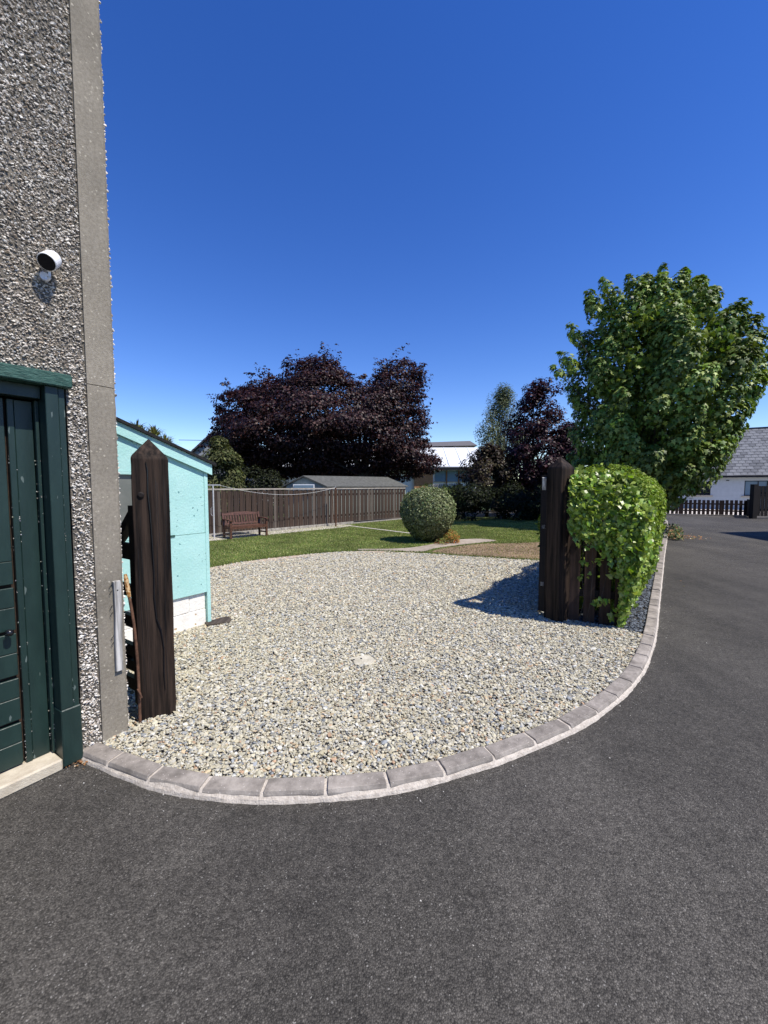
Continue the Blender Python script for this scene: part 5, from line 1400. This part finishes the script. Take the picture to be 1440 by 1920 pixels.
for r_ in range(rows):
    k = 0; x = HX0 - .2 + (.17 if r_ % 2 else 0)
    while x + swd < HX1:
        jz = random.uniform(-.004, .006)
        a_ = Vector((x + swd / 2, HY - .32, EZ)) + su * (r_ * rh) + sn * (.028 + jz)
        q_ = a_ + su * (rh * 1.05) - sn * .016
        if 20.6 < x < 26.2:
            mn = random.choice(('slate', 'slate2', 'slate2', 'slate3')); key = (mn, random.randint(0, 1))
            if key not in smesh:
                o = MB().beam((0, 0, 0), tuple(q_ - a_), swd - .012, .012, up=tuple(sn)).build('slate', mn, rf, origin=Vector((0, 0, 0))); smesh[key] = o.data; bpy.data.objects.remove(o)
            o = bpy.data.objects.new('slate', smesh[key]); COL.objects.link(o); o.parent = rf; o.location = a_ - Vector(rf['_o'])
        else:
            srest.beam(a_, q_, swd - .012, .012, up=tuple(sn))
        x += swd
srest.build('slates', 'slate2', rf)['kind'] = 'stuff'
b = MB(); b.beam((HX0 - .25, RY, RZ + .02), (HX1 + .2, RY, RZ + .02), .22, .07); b.build('ridge', 'slate3', rf)

bg_.rotation_euler.z = math.atan2(NN.y, NN.x)
# picket fence in front of the bungalow
pf = thing('picket_fence', (14, 22.2, 0), 'low dark brown picket fence in front of the bungalow', 'fence')
F0 = Vector((13.2, 22.6, 0)); F1 = Vector((18.15, 20.75, 0)); fd2 = (F1 - F0).normalized(); fl = (F1 - F0).length
k = 0; s_ = 0
while s_ < fl:
    p = F0 + fd2 * s_; wide = (k % 9 == 4)
    b = MB(); b.beam(p + Vector((0, 0, .03)), p + Vector((0, 0, .80 + random.uniform(-.01, .01))), (.2 if wide else .125), .022, up=(-fd2.y, fd2.x, 0)); b.build('picket', 'frontfence', pf)
    s_ += .19 if not wide else .215; k += 1
off = Vector((-fd2.y, fd2.x, 0)) * .035
for z in (.25, .6):
    b = MB(); b.beam(F0 + off + Vector((0, 0, z)), F1 + off + Vector((0, 0, z)), .04, .07); b.build('rail', 'frontfence', pf)
b = MB(); b.beam(F0 + Vector((.02, -.15, .03)), F1 + Vector((.02, -.15, .03)), .1, .07); tag(b.build('far_kerb', 'kerb'), kind='structure')
b = MB(); b.poly([(13.0, 22.75), (18.2, 20.85), (26, 20.6), (34, 27), (16, 27)], -.02, .03); tag(b.build('bungalow_yard', 'patio'), kind='structure')
# dark gate and fence at the right edge
dg = thing('tall_fence', (17.3, 19.2, 0), 'tall dark boarded fence and post at the right edge past the drive', 'fence')
b = MB(); b.beam((17.2, 19.35, 0), (17.2, 19.35, 1.60), .22, .2); b.build('post', 'darkwood', dg)
for k in range(12):
    x = 17.42 + k * .155
    b = MB(); b.beam((x, 19.32 - k * .02, .12), (x, 19.32 - k * .02, 1.52), .145, .025, up=(0, -1, 0)); b.build('board', 'darkwood', dg)
b = MB(); b.beam((17.3, 19.36, .4), (19.2, 19.12, .4), .05, .1); b.beam((17.3, 19.36, 1.2), (19.2, 19.12, 1.2), .05, .1); b.build('rail', 'darkwood', dg)
dg2 = thing('low_gate', (17.2, 19.3, 0), 'low dark boarded gate closing the gap beside the picket fence', 'gate')
for k in range(8):
    p = Vector((16.35, 20.9, 0)).lerp(Vector((17.12, 19.45, 0)), 0) 
for k in range(9):
    p = Vector((18.1, 20.7, 0)).lerp(Vector((17.25, 19.5, 0)), k / 8)
    b = MB(); b.beam(p + Vector((0, 0, .04)), p + Vector((0, 0, .86)), .15, .025, up=(1, -.5, 0)); b.build('board', 'darkwood', dg2)

# neighbouring house standing just right of the view (its shadow falls on the drive)
nh = thing('neighbour_house', (12.6, 12.0, 0), 'rendered house just right of the view beside the drive', 'house')
ea = Vector((-.15, -.99, 0)).normalized(); ga = Vector((.99, -.15, 0)).normalized()
o_ = Vector((12.55, 12.72, 0))
def NH(x, y, z): return tuple(o_ + ga * x + ea * y + Vector((0, 0, z)))
b = MB(); b.add([NH(0, 0, 0), NH(6, 0, 0), NH(6, 0, 2.4), NH(3, 0, 4.6), NH(0, 0, 2.4), NH(0, 9, 0), NH(6, 9, 0), NH(6, 9, 2.4), NH(3, 9, 4.6), NH(0, 9, 2.4)],
      [(4, 3, 2, 1, 0), (5, 6, 7, 8, 9), (1, 2, 7, 6), (0, 5, 9, 4), (2, 3, 8, 7), (3, 4, 9, 8)]); b.build('wall', 'bluegrey', nh)
b = MB()
for (x0_, z0_, x1_, z1_) in ((-.25, 2.25, 3, 4.63), (6.25, 2.25, 3, 4.63)):
    A = [NH(x0_, -.15, z0_), NH(x0_, 9.15, z0_), NH(x1_, 9.15, z1_), NH(x1_, -.15, z1_)]; Bt = [tuple(Vector(p) + Vector((0, 0, .08))) for p in A]
    b.add(A + Bt, [(0, 1, 2, 3), (7, 6, 5, 4), (0, 4, 5, 1), (1, 5, 6, 2), (2, 6, 7, 3), (3, 7, 4, 0)])
b.build('roof', 'slate3', nh)

for o in bpy.data.objects:
    if '_o' in o: del o['_o']
